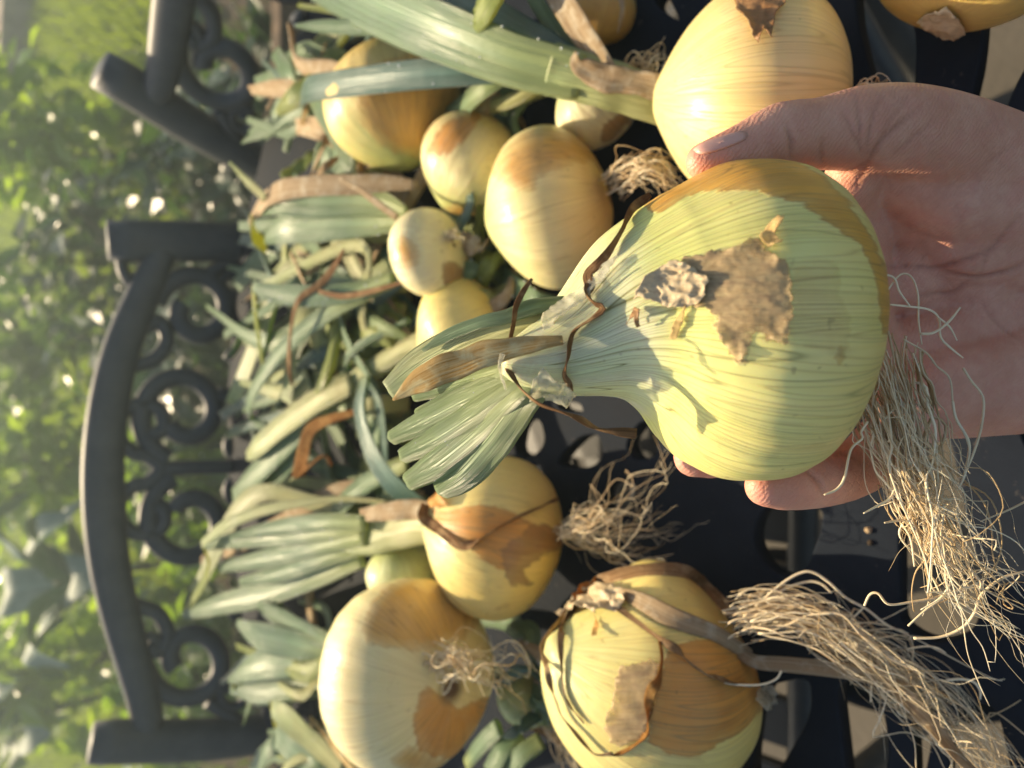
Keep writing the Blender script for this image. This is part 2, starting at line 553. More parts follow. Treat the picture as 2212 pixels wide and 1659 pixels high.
# lawn blades: nobody could count them
def grass_blades(n, x0, x1, y0, y1, name, mat, hmin=.04, hmax=.10):
    p = np.c_[rng.uniform(x0, x1, n), rng.uniform(y0, y1, n), np.zeros(n)]
    h = rng.uniform(hmin, hmax, n)
    a = rng.uniform(0, 6.28, n)
    wv = rng.uniform(.004, .009, n)
    dx = np.c_[np.cos(a), np.sin(a), np.zeros(n)]
    ln = np.c_[rng.normal(0, .4, n) * h, rng.normal(0, .4, n) * h, h]
    v = np.empty((n, 3, 3))
    v[:, 0] = p - dx * wv[:, None]
    v[:, 1] = p + dx * wv[:, None]
    v[:, 2] = p + ln
    f = np.arange(3 * n).reshape(n, 3)
    return tag(mk(name, v.reshape(-1, 3), f, mat, smooth=False), kind='stuff')

def foliage_mat(name, a, b, trans, tf=.4, rough=.35):
    m = NT(name)
    ob = m.obj()
    nz = m.noise(ob, 14, 3, .6)
    c = m.mix(m.ramp(nz, [(.35, 0.0), (.65, 1.0)]), a, b)
    m.set(Base_Color=c, Roughness=rough, Specular_IOR_Level=.5)
    m.translucent(trans, tf)
    return m.m
M_GRASS = foliage_mat('lawn_grass', (.07, .125, .018), (.12, .19, .028), (.34, .46, .03), .4, .45)
o = grass_blades(42000, -2.6, 3.6, 2.6, 6.2, 'lawn_grass', M_GRASS)
tag(o, 'bright sunlit lawn of short grass behind the garden bed', 'grass', kind='stuff')
o = grass_blades(4000, -2.2, 2.2, 1.5, 2.6, 'bed_weeds', foliage_mat('weeds', (.03, .07, .02), (.06, .11, .03), (.2, .3, .04), .3), .03, .09)
tag(o, 'low dark weeds scattered over the garden bed', 'weeds', kind='stuff')

# air volume added to imitate the veiling sun glare of the lens
hz = NT('glare_veil_air')
hz.t.nodes.remove(hz.b)
pv = hz.n('VolumePrincipled')
pv.inputs['Color'].default_value = (.76, .94, .95, 1)
pv.inputs['Density'].default_value = .036
pv.inputs['Anisotropy'].default_value = .62
hz.l(pv.outputs[0], hz.o.inputs['Volume'])
hv = [(x, y, z) for z in (-1.0, 1.22) for y in (-15, 15) for x in (-15, 15)]
o = mk('glare_veil', hv, [(0, 2, 3, 1), (4, 5, 7, 6), (0, 1, 5, 4), (2, 6, 7, 3), (0, 4, 6, 2), (1, 3, 7, 5)], hz.m, smooth=False)
tag(o, 'pale air volume added to imitate the veil of sun glare', 'glare_veil', kind='stuff')

# ------------------------------------------------------------------ table
def table_mat():
    m = NT('table_metal')
    ob = m.obj()
    a = m.noise(ob, 700, 3, .6)
    b = m.noise(ob, 16, 5, .65)
    c = m.mix(m.ramp(b, [(.35, 0.0), (.7, 1.0)]), (.009, .0125, .020), (.016, .022, .033))
    d = m.ramp(m.noise(ob, 120, 4, .7), [(.64, 0.0), (.74, 1.0)])
    c = m.mix(m.math('MULTIPLY', d, .45), c, (.16, .14, .12))
    m.set(Base_Color=c, Roughness=m.ramp(b, [(.3, .6), (.7, .75)]), Specular_IOR_Level=.07)
    m.bump(m.math('ADD', a, m.math('MULTIPLY', b, .5)), .35, .0003)
    return m.m
M_TABLE = table_mat()

def table_pt(x, y):
    return Z(x, y, 0.0)[:2]

holes = [
    # egg-shaped hole with a straight flank
    [(1620, 1165), (1632, 1115), (1665, 1082), (1705, 1072), (1755, 1085), (1782, 1105), (1776, 1150), (1752, 1215), (1735, 1240), (1708, 1254), (1672, 1245), (1640, 1215)],
    # long slot below the hand
    [(1950, 925), (1942, 1010), (1937, 1140), (1936, 1335), (1952, 1362), (1990, 1386), (2035, 1396), (2080, 1384), (2112, 1355), (2126, 1310), (2124, 1250), (2096, 1141), (2081, 1060), (2057, 945), (2020, 905), (1985, 900)],
    [(2182, 885), (2270, 860), (2290, 1000), (2215, 985)],
    # gaps beside the upper bars
    [(1838, -60), (1930, -60), (1985, 60), (1978, 215), (1960, 300), (1900, 310), (1882, 190), (1862, 116), (1845, 40)],
    [(2125, -40), (2260, -60), (2255, 90), (2192, 190), (2150, 330), (2065, 330), (2090, 215), (2112, 120)],
    # fan of gaps along the bottom edge
    [(1640, 1480), (1752, 1455), (1757, 1545), (1690, 1660), (1625, 1760), (1615, 1650)],
    [(1796, 1455), (1902, 1490), (1926, 1614), (1912, 1700), (1895, 1790), (1832, 1790), (1818, 1640)],
    [(1960, 1530), (2030, 1512), (2018, 1596), (1998, 1700), (1985, 1800), (1965, 1800), (1972, 1660)],
    [(2050, 1530), (2155, 1508), (2196, 1700), (2190, 1800), (2040, 1800), (2040, 1680)],
    # small gaps in the middle
    [(1196, 858), (1256, 868), (1262, 896), (1206, 890)],
    [(1252, 938), (1295, 934), (1306, 985), (1282, 1011), (1240, 1018), (1200, 1008), (1206, 985)],
    [(1300, 1044), (1348, 1036), (1378, 1044), (1358, 1106), (1326, 1130), (1300, 1118)],
    [(1120, 905), (1168, 900), (1180, 960), (1140, 1000), (1105, 975)],
    [(1385, 900), (1430, 925), (1420, 990), (1370, 1000), (1345, 960)],
    # generic ones further off
    [(1390, 150), (1420, 90), (1450, 150), (1420, 230)],
    [(1480, 60), (1430, -40), (1400, 10)],
    [(2330, 300), (2420, 260), (2440, 640), (2340, 620)],
    [(2340, 700), (2450, 700), (2480, 1000), (2380, 990)],
    [(2300, 1150), (2420, 1130), (2440, 1400), (2320, 1420)],
]
def build_table():
    root = empty('patio_table', (-.05, .22, 0), 'dark cast metal patio table with cut-out top, covered in onions', 'table')
    cu = bpy.data.curves.new('table_top', 'CURVE')
    cu.dimensions = '2D'
    cu.fill_mode = 'BOTH'
    cu.extrude = 0.0055
    cu.bevel_depth = 0.0011
    cu.bevel_resolution = 2
    def ring(pts, dens):
        q = np.asarray(pts, float)
        q = np.vstack([q, q[:1]])
        # closed rounded outline: chop corners twice
        for _ in range(dens):
            a, b = q[:-1], q[1:]
            q2 = np.empty((2 * len(a), 2))
            q2[0::2] = a * .8 + b * .2
            q2[1::2] = a * .2 + b * .8
            q = np.vstack([q2, q2[:1]])
        s = cu.splines.new('POLY')
        s.points.add(len(q) - 2)
        for p, c in zip(s.points, q[:-1]): p.co = (c[0], c[1], 0, 1)
        s.use_cyclic_u = True
    ring([(-.05 + .58 * math.cos(t), .22 + .58 * math.sin(t)) for t in np.linspace(0, 2 * math.pi, 72, endpoint=False)], 0)
    for h in holes:
        ring([table_pt(*p) for p in h], 2)
    # the lattice goes on beyond the traced part
    taken = [np.array([table_pt(*p) for p in h]).mean(0) for h in holes]
    for r0, r1, n_, hw in ((.43, .525, 30, .022), (.27, .39, 20, .026)):
        for i in range(n_):
            a = 2 * math.pi * (i + .5) / n_
            c_, s_ = math.cos(a), math.sin(a)
            q = [(-.05 + r * c_ - t * s_, .22 + r * s_ + t * c_) for r, t in ((r0, -hw * .7), (r1, -hw), (r1, hw), (r0, hw * .7))]
            X, Y, D = zip(*[proj(np.array((x, y, TABLE_Z))) for x, y in q])
            inside = any(-90 < x < 2300 and -90 < y < 1750 and d > 0 for x, y, d in zip(X, Y, D))
            m_ = np.mean(q, axis=0)
            if not inside and all(np.linalg.norm(m_ - t_) > .085 for t_ in taken): ring(q, 2)
    tmp = bpy.data.objects.new('tmp', cu)
    COL.objects.link(tmp)
    dg = bpy.context.evaluated_depsgraph_get()
    me = bpy.data.meshes.new_from_object(tmp.evaluated_get(dg))
    bpy.data.objects.remove(tmp)
    top = bpy.data.objects.new('table_top', me)
    me.materials.clear()
    me.materials.append(M_TABLE)
    top.location = (.05, -.22, TABLE_Z - 0.0066)
    COL.objects.link(top)
    top.parent = root
    # rim and curved legs
    mb = MB()
    t = np.linspace(0, 2 * math.pi, 60)
    mb.add(*tube([(-.05 + .57 * math.cos(a), .22 + .57 * math.sin(a), TABLE_Z - .028) for a in t], .012, 8, 120))
    mb.build('rim', M_TABLE, root)
    for a in (45, 135, 225, 315):
        c, s = math.cos(math.radians(a)), math.sin(math.radians(a))
        pr = [(.46, TABLE_Z - .03), (.36, .60), (.22, .42), (.24, .2), (.40, .02)]
        v, f, u = tube([(-.05 + r_ * c, .22 + r_ * s, z_) for r_, z_ in pr], [.018, .016, .02, .016, .018], 8)
        mk('leg', v, f, M_TABLE, root, u)
    v, f, u = tube([(-.05 + .22 * math.cos(a), .22 + .22 * math.sin(a), .42) for a in t], .01, 8, 60)
    mk('stretcher_ring', v, f, M_TABLE, root, u)
build_table()

# ------------------------------------------------------------------ chairs
def chair_mat():
    m = NT('chair_metal')
    ob = m.obj()
    b = m.noise(ob, 30, 5, .65)
    c = m.mix(m.ramp(b, [(.35, 0.0), (.7, 1.0)]), (.055, .058, .062), (.085, .086, .086))
    m.set(Base_Color=c, Roughness=.5, Specular_IOR_Level=.4)
    m.bump(m.noise(ob, 400, 3, .6), .3, .0006)
    return m.m
M_CHAIR = chair_mat()

# back plane of the near chair: through the traced posts, leaning back
D0 = .80
TILT = math.radians(14)
B0 = W(400, 1055, D0)
YAW = math.radians(0)
BN = nrm((0, -math.cos(TILT), math.sin(TILT)))       # normal of the back, facing the table
BU = nrm((0, math.sin(TILT), math.cos(TILT)))        # up along the back
BR = np.array([1.0, 0, 0])
def back2(x, y):
    """trace point -> coordinates in the chair-back plane (right, up)"""
    d = nrm(W(x, y, 1.0) - CAM)
    t = ((B0 - CAM) @ BN) / (d @ BN)
    p = CAM + d * t - B0
    return p @ BR, p @ BU

def build_chair():
    base = np.array([B0[0], B0[1] - .2, 0.0])
    root = empty('patio_chair', base, 'dark grey cast metal patio chair with arched scrollwork back facing the onion table', 'chair', 'scroll-backed patio chairs around the table')
    P = lambda a, b, n=0.0: B0 + BR * a + BU * b + BN * n
    ch = (B0[2]) / BU[2]
    # posts, continuing down as rear legs
    for (x0, y0), (x1, y1) in (((232, 520), (560, 530)), ((196, 1605), (600, 1578))):
        a0, b0 = back2(x0, y0); a1, b1 = back2(x1, y1)
        sl = (a1 - a0) / (b1 - b0)
        ends = [b0, b0 - .02, b1, -ch * .55, -ch + .01]
        v, f, u = strap([P(a0 + sl * max(b - b0, b1 - b0) if b > b1 else a1, b, 0.0) for b in ends], [.040, .044, .044, .042, .036], .034, hint=BN, k=18)
        mk('post', v, f, M_CHAIR, root, u)
    # arched top rail with a broad face
    arc = [(318, 540), (300, 575), (268, 640), (232, 720), (205, 800), (186, 890), (176, 980), (174, 1060), (180, 1150), (194, 1240), (216, 1330), (243, 1420), (268, 1500), (282, 1560), (283, 1590)]
    q = np.array([back2(*p) for p in arc])
    hw = np.interp(np.linspace(0, 1, len(q)), [0, .25, .5, .75, 1], [.014, .018, .020, .018, .014])
    v, f, u = strap([P(a, b - h, 0.004) for (a, b), h in zip(q, hw)], hw * 2, .022, hint=BN, k=18, n=90)
    mk('top_rail', v, f, M_CHAIR, root, u)
    # little hook scroll at the near post
    def bar(pts, w_=.011, t_=.012, name='scroll', n=None):
        qq = [P(*back2(*p)) for p in pts]
        v, f, u = strap(qq, w_, t_, hint=BN, k=10, n=n or len(qq) * 5)
        return mk(name, v, f, M_CHAIR, root, u)
    bar([(262, 560), (268, 590), (285, 612), (305, 605), (318, 585), (312, 560)], .012, .012)
    def spiral(cx, cy, r0, r1, a0, turns, sx=1.0):
        t = np.linspace(0, 1, 40)
        ang = math.radians(a0) + turns * 2 * math.pi * t
        rr = r0 + (r1 - r0) * t
        return [(cx + r * math.cos(a) * sx, cy + r * math.sin(a)) for r, a in zip(rr, ang)]
    for (cx, cy, r0, r1, a0, tn) in ((424, 672, 88, 34, 190, 1.05), (398, 893, 104, 40, 110, 1.1), (410, 1126, 100, 40, 250, -1.1), (408, 1424, 96, 36, 170, -1.05)):
        bar(spiral(cx, cy, r0, r1, a0, tn), .020, .015, n=110)
    # hearts between the scrolls and the rail, S links
    for pts in ([(352, 1012), (318, 985), (282, 975), (255, 940), (262, 895), (300, 872), (345, 885), (352, 925), (325, 940)],
                [(352, 1012), (320, 1042), (284, 1052), (257, 1086), (264, 1132), (302, 1154), (347, 1142), (354, 1102), (327, 1088)],
                [(352, 1012), (420, 1010), (500, 1008), (590, 1008)],
                [(258, 800), (290, 790), (335, 775), (360, 735), (345, 695), (318, 705)], [(272, 1300), (300, 1310), (340, 1325), (362, 1365), (348, 1405), (322, 1395)],
                [(490, 760), (530, 790), (548, 830), (520, 860), (470, 850)], [(496, 1335), (536, 1305), (550, 1265), (524, 1235), (476, 1220)],
                [(520, 560), (480, 575), (450, 592)], [(520, 1560), (480, 1535), (450, 1515)]):
        bar(pts, .0155, .015, n=70)
    for (cx, cy, r0, r1, a0, tn) in ((300, 690, 30, 12, 0, 1.2), (318, 1400, 30, 12, 0, -1.2), (505, 560 + 60, 34, 14, 90, 1.2), (505, 1500, 34, 14, -90, -1.2),
                                    (520, 960, 36, 14, 60, 1.2), (520, 1062, 36, 14, -60, -1.2), (560, 760, 34, 14, 0, 1.1), (560, 1280, 34, 14, 0, -1.1)):
        bar(spiral(cx, cy, r0, r1, a0, tn), .010, .012, n=70)
    # lower rail, seat, arms, front legs
    a0, b0 = back2(640, 530); a1, b1 = back2(640, 1580)
    v, f, u = strap([P(a0, b0), P((a0 + a1) / 2, b0 - .006), P(a1, b1)], .03, .018, hint=BN, k=12)
    mk('lower_rail', v, f, M_CHAIR, root, u)
    xr, xl = B0[0] + back2(560, 530)[0], B0[0] + back2(600, 1578)[0]
    yb = B0[1] - (B0[2] - .44) * math.tan(TILT)
    bm = MB()
    nx = 9
    for i in range(nx):
        xa = xl + (xr - xl) * (i + .1) / nx; xb = xl + (xr - xl) * (i + .78) / nx
        z = .425
        vv = [(xa, yb - .02, z), (xb, yb - .02, z), (xb, yb - .44, z), (xa, yb - .44, z)]
        vv += [(x, y, z + .014) for x, y, _ in vv]
        ff = [(3, 2, 1, 0), (4, 5, 6, 7), (0, 1, 5, 4), (1, 2, 6, 5), (2, 3, 7, 6), (3, 0, 4, 7)]
        mk('slat', vv, ff, M_CHAIR, root, smooth=False)
    rim = [(xl, yb, .43), (xr, yb, .43), (xr, yb - .45, .43), (xl, yb - .45, .43)]
    for i in range(4):
        v, f, u = tube([rim[i], rim[(i + 1) % 4]], .014, 8)
        bm.add(v, f, u)
    bm.build('seat_frame', M_CHAIR, root)
    for x in (xl, xr):
        v, f, u = strap([(x, yb + .02, .66), (x, yb - .15, .675), (x, yb - .36, .66), (x, yb - .45, .60), (x, yb - .45, .44)], .036, .018, hint=(0, .2, 1), k=12)
        mk('arm', v, f, M_CHAIR, root, u)
        v, f, u = tube([(x, yb - .45, .43), (x, yb - .46, .2), (x, yb - .48, .012)], [.016, .014, .017], 8)
        mk('leg', v, f, M_CHAIR, root, u)
    return root

chair = build_chair()
def copy_tree(o, parent=None):
    c = o.copy()
    COL.objects.link(c)
    if parent is not None: c.parent = parent
    for ch in list(o.children): copy_tree(ch, c)
    return c
c2 = copy_tree(chair)
# second chair: its back runs away from the camera on the other side of the corner
c2.rotation_euler = (0, 0, math.radians(-66))
p1, p2 = np.array((.235, .80)), np.array((.335, .58))
mid = p1 + nrm(np.r_[p2 - p1, 0])[:2] * .26
off = Matrix.Rotation(math.radians(-66), 3, 'Z') @ Vector((0, .2, 0))
c2.location = (mid[0] - off.x + .05, mid[1] - off.y, 0)
tag(c2, 'dark patio chair turned side-on in deep shade, partly behind the plants', 'chair', 'scroll-backed patio chairs around the table')
# ------------------------------------------------------------------ garden plants
def leaf_cloud(n, c, r, size, seed, droop=.3, up=.5):
    """leaf-sized bent blades through a volume"""
    g = np.random.default_rng(seed)
    d = g.normal(size=(n, 3))
    d /= np.linalg.norm(d, axis=1)[:, None]
    rad = g.uniform(.25, 1, n) ** .6
    clump = 1 + .35 * np.sin(d[:, 0] * 5 + seed) * np.cos(d[:, 2] * 4 + seed * 2) + .2 * np.sin(d[:, 1] * 9)
    p = np.array(c) + d * (rad * clump)[:, None] * np.array(r)
    V = np.empty((n, 6, 3))
    az = g.uniform(0, 6.28, n)
    ax = np.c_[np.cos(az), np.sin(az), g.normal(-droop, .4, n)]
    ax /= np.linalg.norm(ax, axis=1)[:, None]
    sd = np.cross(ax, np.c_[g.normal(0, up, n), g.normal(0, up, n), np.ones(n)])
    sd /= np.linalg.norm(sd, axis=1)[:, None]
    nn = np.cross(sd, ax)
    s = size * g.uniform(.6, 2.1, n)[:, None]
    V[:, 0] = p
    V[:, 1] = p + ax * s * .45 + sd * s * .3 + nn * s * .06
    V[:, 2] = p + ax * s * .45 - nn * s * .02
    V[:, 3] = p + ax * s * .45 - sd * s * .3 + nn * s * .06
    V[:, 4] = p + ax * s * 1.0 - nn * s * .12
    V[:, 5] = p + ax * s * .72 + sd * s * .16 - nn * s * .03
    f = []
    for i in range(n):
        b = i * 6
        f += [(b, b + 2, b + 1), (b, b + 3, b + 2), (b + 1, b + 2, b + 4, b + 5), (b + 2, b + 3, b + 4)]
    return V.reshape(-1, 3), f

M_F1 = foliage_mat('foliage_mid', (.045, .10, .018), (.075, .15, .028), (.30, .50, .03), .4, .32)
M_F2 = foliage_mat('foliage_dark', (.016, .042, .018), (.028, .065, .025), (.08, .17, .03), .25, .32)
M_F3 = foliage_mat('foliage_lime', (.08, .16, .02), (.13, .23, .028), (.46, .68, .03), .46, .32)
M_STEM = plain('plant_stem', (.10, .09, .05), .7, .3)
def bush(x, y, h, rx, n, size, mat, label, seed, cat='plant', stems=5):
    root = empty('garden_plant', (x, y, 0), label, cat, 'leafy plants in the garden behind the chairs')
    v, f = leaf_cloud(n, (x, y, h * .55), (rx, rx, h * .5), size, seed)
    v[:, 2] = np.maximum(v[:, 2], .02)
    tag(mk('foliage', v, f, mat, root, smooth=False), kind='stuff')
    g = np.random.default_rng(seed)
    mb = MB()
    for i in range(stems):
        a = g.uniform(0, 6.28)
        mb.add(*tube([(x, y, 0), (x + .2 * rx * math.cos(a), y + .2 * rx * math.sin(a), h * .4), (x + .7 * rx * math.cos(a), y + .7 * rx * math.sin(a), h * .85)], [.009, .007, .003], 5, 8))
    mb.build('stem', M_STEM, root)
    # pale glossy beads added to imitate sun glints
    k = g.choice(len(v), min(70, n // 4), replace=False)
    mb = MB()
    for i in k: mb.add(*bead(v[i] + np.array((0, 0, .002)), g.uniform(.0015, .0035)))
    tag(mb.build('glint_beads', M_GLINT, root), kind='stuff')
    return root

def bead(c, r):
    V = [(0, 0, 1), (1, 0, 0), (0, 1, 0), (-1, 0, 0), (0, -1, 0), (0, 0, -1), (.58, .58, .58), (-.58, .58, .58), (-.58, -.58, .58), (.58, -.58, .58)]
    F_ = [(0, 9, 6), (0, 6, 7), (0, 7, 8), (0, 8, 9), (6, 1, 2), (7, 2, 3), (8, 3, 4), (9, 4, 1), (6, 9, 1), (7, 6, 2), (8, 7, 3), (9, 8, 4), (5, 2, 1), (5, 3, 2), (5, 4, 3), (5, 1, 4)]
    return np.asarray(c) + np.array(V) * r, F_

def G(x, y, z=0.0):
    return W(x, y, (CAM[2] - z) / cz(x))
# (trace x, y of the plant's heart, height of that point) -> planted below it
for i, (tx, ty, hz, h, rx, n, size, mat, label) in enumerate([
    (60, 300, .35, .65, .30, 420, .085, M_F3, 'lime green leafy plant sparkling with added beads, beside the lawn'),
    (200, 560, .3, .55, .30, 420, .06, M_F2, 'dark low bush above the post of the scroll-backed chair'),
    (70, 760, .30, .6, .35, 420, .07, M_F1, 'mid green bush spreading over the middle of the garden'),
    (60, 1020, .35, .7, .28, 380, .08, M_F3, 'yellow-green plant with broad leaves past the arched chair rail'),
    (90, 1450, .30, .55, .30, 420, .07, M_F3, 'sunlit yellow-green bush by the lower chair post'),
    (420, 820, .20, .42, .28, 420, .06, M_F2, 'dark green plant seen through the scrolls nearest the tall post'),
    (420, 1080, .22, .40, .24, 320, .06, M_F1, 'green plant with yellowed leaves seen through the heart scroll'),
    (400, 1440, .20, .38, .24, 320, .06, M_F1, 'low green plant seen through the last big scroll'),
    (560, 230, .22, .40, .22, 300, .06, M_F2, 'dark glossy plant beside the side-on chair'),
    (400, 420, .25, .42, .22, 260, .055, M_F2, 'small shaded plant between the two chairs'),
]):
    p = G(tx, ty, hz)
    bush(p[0], p[1], h, rx, n, size, mat, label, 11 + i)

def cabbage(tx, ty, hz, nl, L, label, seed):
    p = G(tx, ty, hz)
    g = np.random.default_rng(seed)
    root = empty('collard_plant', (p[0], p[1], 0), label, 'plant')
    m = leaf_mat('collard_leaf', (.08, .15, .12), (.2, .3, .22), (.2, .35, .08), .25, .05, .6)
    v, f, u = tube([(p[0], p[1], 0), (p[0] + .01, p[1], hz * .6), (p[0], p[1] + .01, hz)], [.016, .014, .01], 8)
    mk('stem', v, f, M_STEM, root, u)
    for i in range(nl):
        a = i * 2.4 + g.uniform(-.3, .3)
        b = np.array((p[0], p[1], hz * (.55 + .4 * i / nl)))
        d = np.array((math.cos(a), math.sin(a), 0))
        pts = [b, b + d * L * .3 + np.array((0, 0, .10 * L / .3)), b + d * L * .7 + np.array((0, 0, .16 * L / .3)), b + d * L + np.array((0, 0, .08))]
        v, f, u = strap(pts, [.012, .03, .16, .17, .10, .02], .002, fold=.25, wav=.05, n=26, k=16, seed=i)
        mk('leaf', v, f, m, root, u)
cabbage(120, 1260, .42, 9, .30, 'blue-grey collard plant with large drooping leaves behind the chair rail', 3)
cabbage(30, 1560, .40, 7, .26, 'tall grey-green collard past the lower chair post', 5)

# weathered boards edging the raised bed, a leaning garden stake
M_WOOD = plain('weathered_board', (.10, .065, .04), .8, .3, 20, .4, .6, .004)
def plank(a, b, h, t, name, label, cat, mat=M_WOOD):
    a, b = np.array(a, float), np.array(b, float)
    d = nrm(b - a); n_ = np.array((-d[1], d[0], 0)) * t * .5
    zz = np.array((0, 0, h))
    V = [a - n_, b - n_, b + n_, a + n_, a - n_ + zz, b - n_ + zz, b + n_ + zz, a + n_ + zz]
    ff = [(3, 2, 1, 0), (4, 5, 6, 7), (0, 1, 5, 4), (1, 2, 6, 5), (2, 3, 7, 6), (3, 0, 4, 7)]
    o = mk(name, V, ff, mat, smooth=False, origin=a)
    bv = o.modifiers.new('bevel', 'BEVEL'); bv.width = .004; bv.segments = 2
    return tag(o, label, cat)
plank((.55, 1.47, 0), (2.3, 1.47, 0), .30, .04, 'bed_board', 'dark brown board edging the garden bed near the shaded chair', 'board')
plank((1.5, 4.7, 0), (3.4, 4.3, 0), .16, .12, 'timber_edging', 'pale weathered timber lying along the far lawn edge', 'timber', plain('pale_timber', (.26, .2, .16), .8, .3, 14, .3, .5, .004))
p, q = G(430, 60, .5), G(720, 330, .02)
v, f, u = tube([p, (p + q) / 2 + np.array((0, 0, .01)), q], .008, 8)
tag(mk('garden_stake', v, f, plain('stake_wood', (.22, .14, .08), .7, .3), uv=u, origin=q), 'thin brown stake leaning beside the shaded chair', 'stake')

# ------------------------------------------------------------------ onions
GLOBE = [(-.80, .0), (-.795, .08), (-.78, .22), (-.74, .36), (-.66, .56), (-.5, .79), (-.25, .955), (0, 1.0), (.24, .965), (.45, .86), (.64, .68), (.77, .50), (.86, .34), (.93, .20), (.965, .10), (.97, .02)]
class Onion:
    def __init__(s, name, label, cx, cy, rD, axis, mat, lift=0.0, depth=None, prof=GLOBE, bend=(0, 0, 0), neck=None, nu=104, seed=0, lump=.022, vscale=1.0, group='yellow onions drying on the table', ratio=1.0):
        c = cz(cx)
        if depth is None:
            d = (CAM_H - lift) / (c + rD / FD * .97)
        else:
            d = depth
        s.R = rD * d / FD
        s.c = W(cx, cy, d)
        ax, ay, aw = axis                       # trace direction of the neck + towards camera
        s.a = nrm(-U * ax - R * ay - F * aw)
        away = F - s.a * (F @ s.a)
        s.seed = seed
        pr = np.array(prof, float).copy()
        pr[:, 0] *= ratio
        pr = spline(np.c_[pr, np.zeros(len(pr))], 90)[:, :2]
        bend = -U * bend[0] - R * bend[1] - F * bend[2]
        S = pr[:, 0]
        k = np.clip(1 - (S / .8) ** 2, -.6, 1)
        C = s.c + np.outer(S * s.R, s.a) + np.outer(k * s.R, bend)
        rad = pr[:, 1] * s.R
        if neck is not None:
            npts = np.array([W(x, y, dd) for x, y, dd, _ in neck])
            nr = np.array([r * dd / FD for x, y, dd, r in neck])
            kk = spline(np.c_[np.vstack([C[-1:], npts]), np.r_[rad[-1], nr]], 46)[1:]
            C = np.vstack([C, kk[:, :3]])
            rad = np.r_[rad, kk[:, 3]]
        t = np.gradient(C, axis=0)
        t /= np.linalg.norm(t, axis=1)[:, None] + 1e-12
        for _ in range(60 if neck is not None else 3): t[1:-1] = (t[:-2] + t[1:-1] + t[2:]) / 3
        t /= np.linalg.norm(t, axis=1)[:, None]
        s.tip, s.tipdir, s.tiprad = C[-1], t[-1], rad[-1]
        e1 = np.empty_like(t)
        e = nrm(away)
        for i in range(len(t)):
            e = nrm(e - t[i] * (e @ t[i])); e1[i] = e
        e2 = np.cross(t, e1)
        s.nu = nu
        th = np.linspace(0, 2 * math.pi, nu, endpoint=False)
        g = np.random.default_rng(seed + 100)
        ph = g.uniform(0, 6.28, 8)
        vv = np.linspace(0, 1, len(C))
        T, Vv = np.meshgrid(th, vv)
        mod = 1 + lump * (np.sin(2 * T + ph[0]) + .6 * np.sin(3 * T + ph[1] + Vv * 2) + .35 * np.sin(5 * T + ph[2] - Vv * 3)) + .004 * np.sin(23 * T + ph[3] + 2 * np.sin(Vv * 5)) * np.clip(Vv * 2, 0, 1)
        rr = rad[:, None] * mod
        P = C[:, None] + rr[..., None] * (np.cos(T)[..., None] * e1[:, None] + np.sin(T)[..., None] * e2[:, None])
        s.V = P.reshape(-1, 3)
        s.Fc = ring_faces(len(C), nu)
        # v runs by length along the surface
        L = np.r_[0, np.cumsum(np.hypot(np.linalg.norm(np.diff(C, axis=0), axis=1), np.diff(rad)))]
        s.Lbody = L[89] / L[-1]
        vl = L / (L[89] * vscale)
        UV = np.stack([T / (2 * math.pi), np.repeat(np.clip(vl, 0, 2)[:, None], nu, 1) ], -1).reshape(-1, 2)
        s.root = empty('onion', s.c - np.array((0, 0, s.R)), label, 'onion', group)
        s.bulb = mk('bulb', s.V, s.Fc, mat, s.root, UV)
        fix_normals(s.bulb)
        s.bvh = BVHTree.FromPolygons([tuple(v) for v in s.V], [tuple(f) for f in s.Fc])
        s.bottom = s.c - s.a * .78 * s.R
    def hit(s, x, y):
        d = nrm(W(x, y, 1.0) - CAM)
        loc, n, i, dist = s.bvh.ray_cast(Vector(CAM), Vector(d))
        if loc is None:
            P = CAM + d * np.linalg.norm(s.c - CAM)
            loc, n, i, dist = s.bvh.find_nearest(Vector(P))
        n = np.array(n)
        loc = np.array(loc)
        if n @ (loc - s.c) < 0: n = -n
        return loc, n
    def on(s, pts, off):
        out = []
        for x, y in pts:
            l, n = s.hit(x, y)
            out.append(l + n * off)
        return out
    def zone(s, kind, poly):
        X, Y, D = proj(s.V)
        q = np.array(poly, float)
        a, b = q, np.roll(q, -1, 0)
        P = np.stack([X, Y], 1)
        d2 = np.full(len(P), 1e9)
        ins = np.zeros(len(P), bool)
        for (x0, y0), (x1, y1) in zip(a, b):
            e = np.array((x1 - x0, y1 - y0))
            t = np.clip(((P - (x0, y0)) @ e) / max(e @ e, 1e-9), 0, 1)
            d2 = np.minimum(d2, ((P - (x0, y0) - t[:, None] * e) ** 2).sum(1))
            cr = ((y0 > P[:, 1]) != (y1 > P[:, 1]))
            xi = x0 + (P[:, 1] - y0) / (y1 - y0 if abs(y1 - y0) > 1e-9 else 1e-9) * (x1 - x0)
            ins ^= cr & (P[:, 0] < xi)
        sd = np.sqrt(d2) * np.where(ins, 1, -1)
        n_ = s.V - s.c
        n_ /= np.linalg.norm(n_, axis=1)[:, None]
        tc = (CAM - s.V) / np.linalg.norm(CAM - s.V, axis=1)[:, None]
        val = np.clip(.5 + sd / 80, 0, 1) * np.clip(((n_ * tc).sum(1) + .45) * 4, 0, 1)
        nm = 'zone_' + kind
        at = s.bulb.data.attributes.get(nm)
        if at is None:
            at = s.bulb.data.attributes.new(nm, 'FLOAT', 'POINT')
            old = np.zeros(len(val))
        else:
            old = np.zeros(len(val)); at.data.foreach_get('value', old)
        at.data.foreach_set('value', np.maximum(old, val).astype(np.float32))
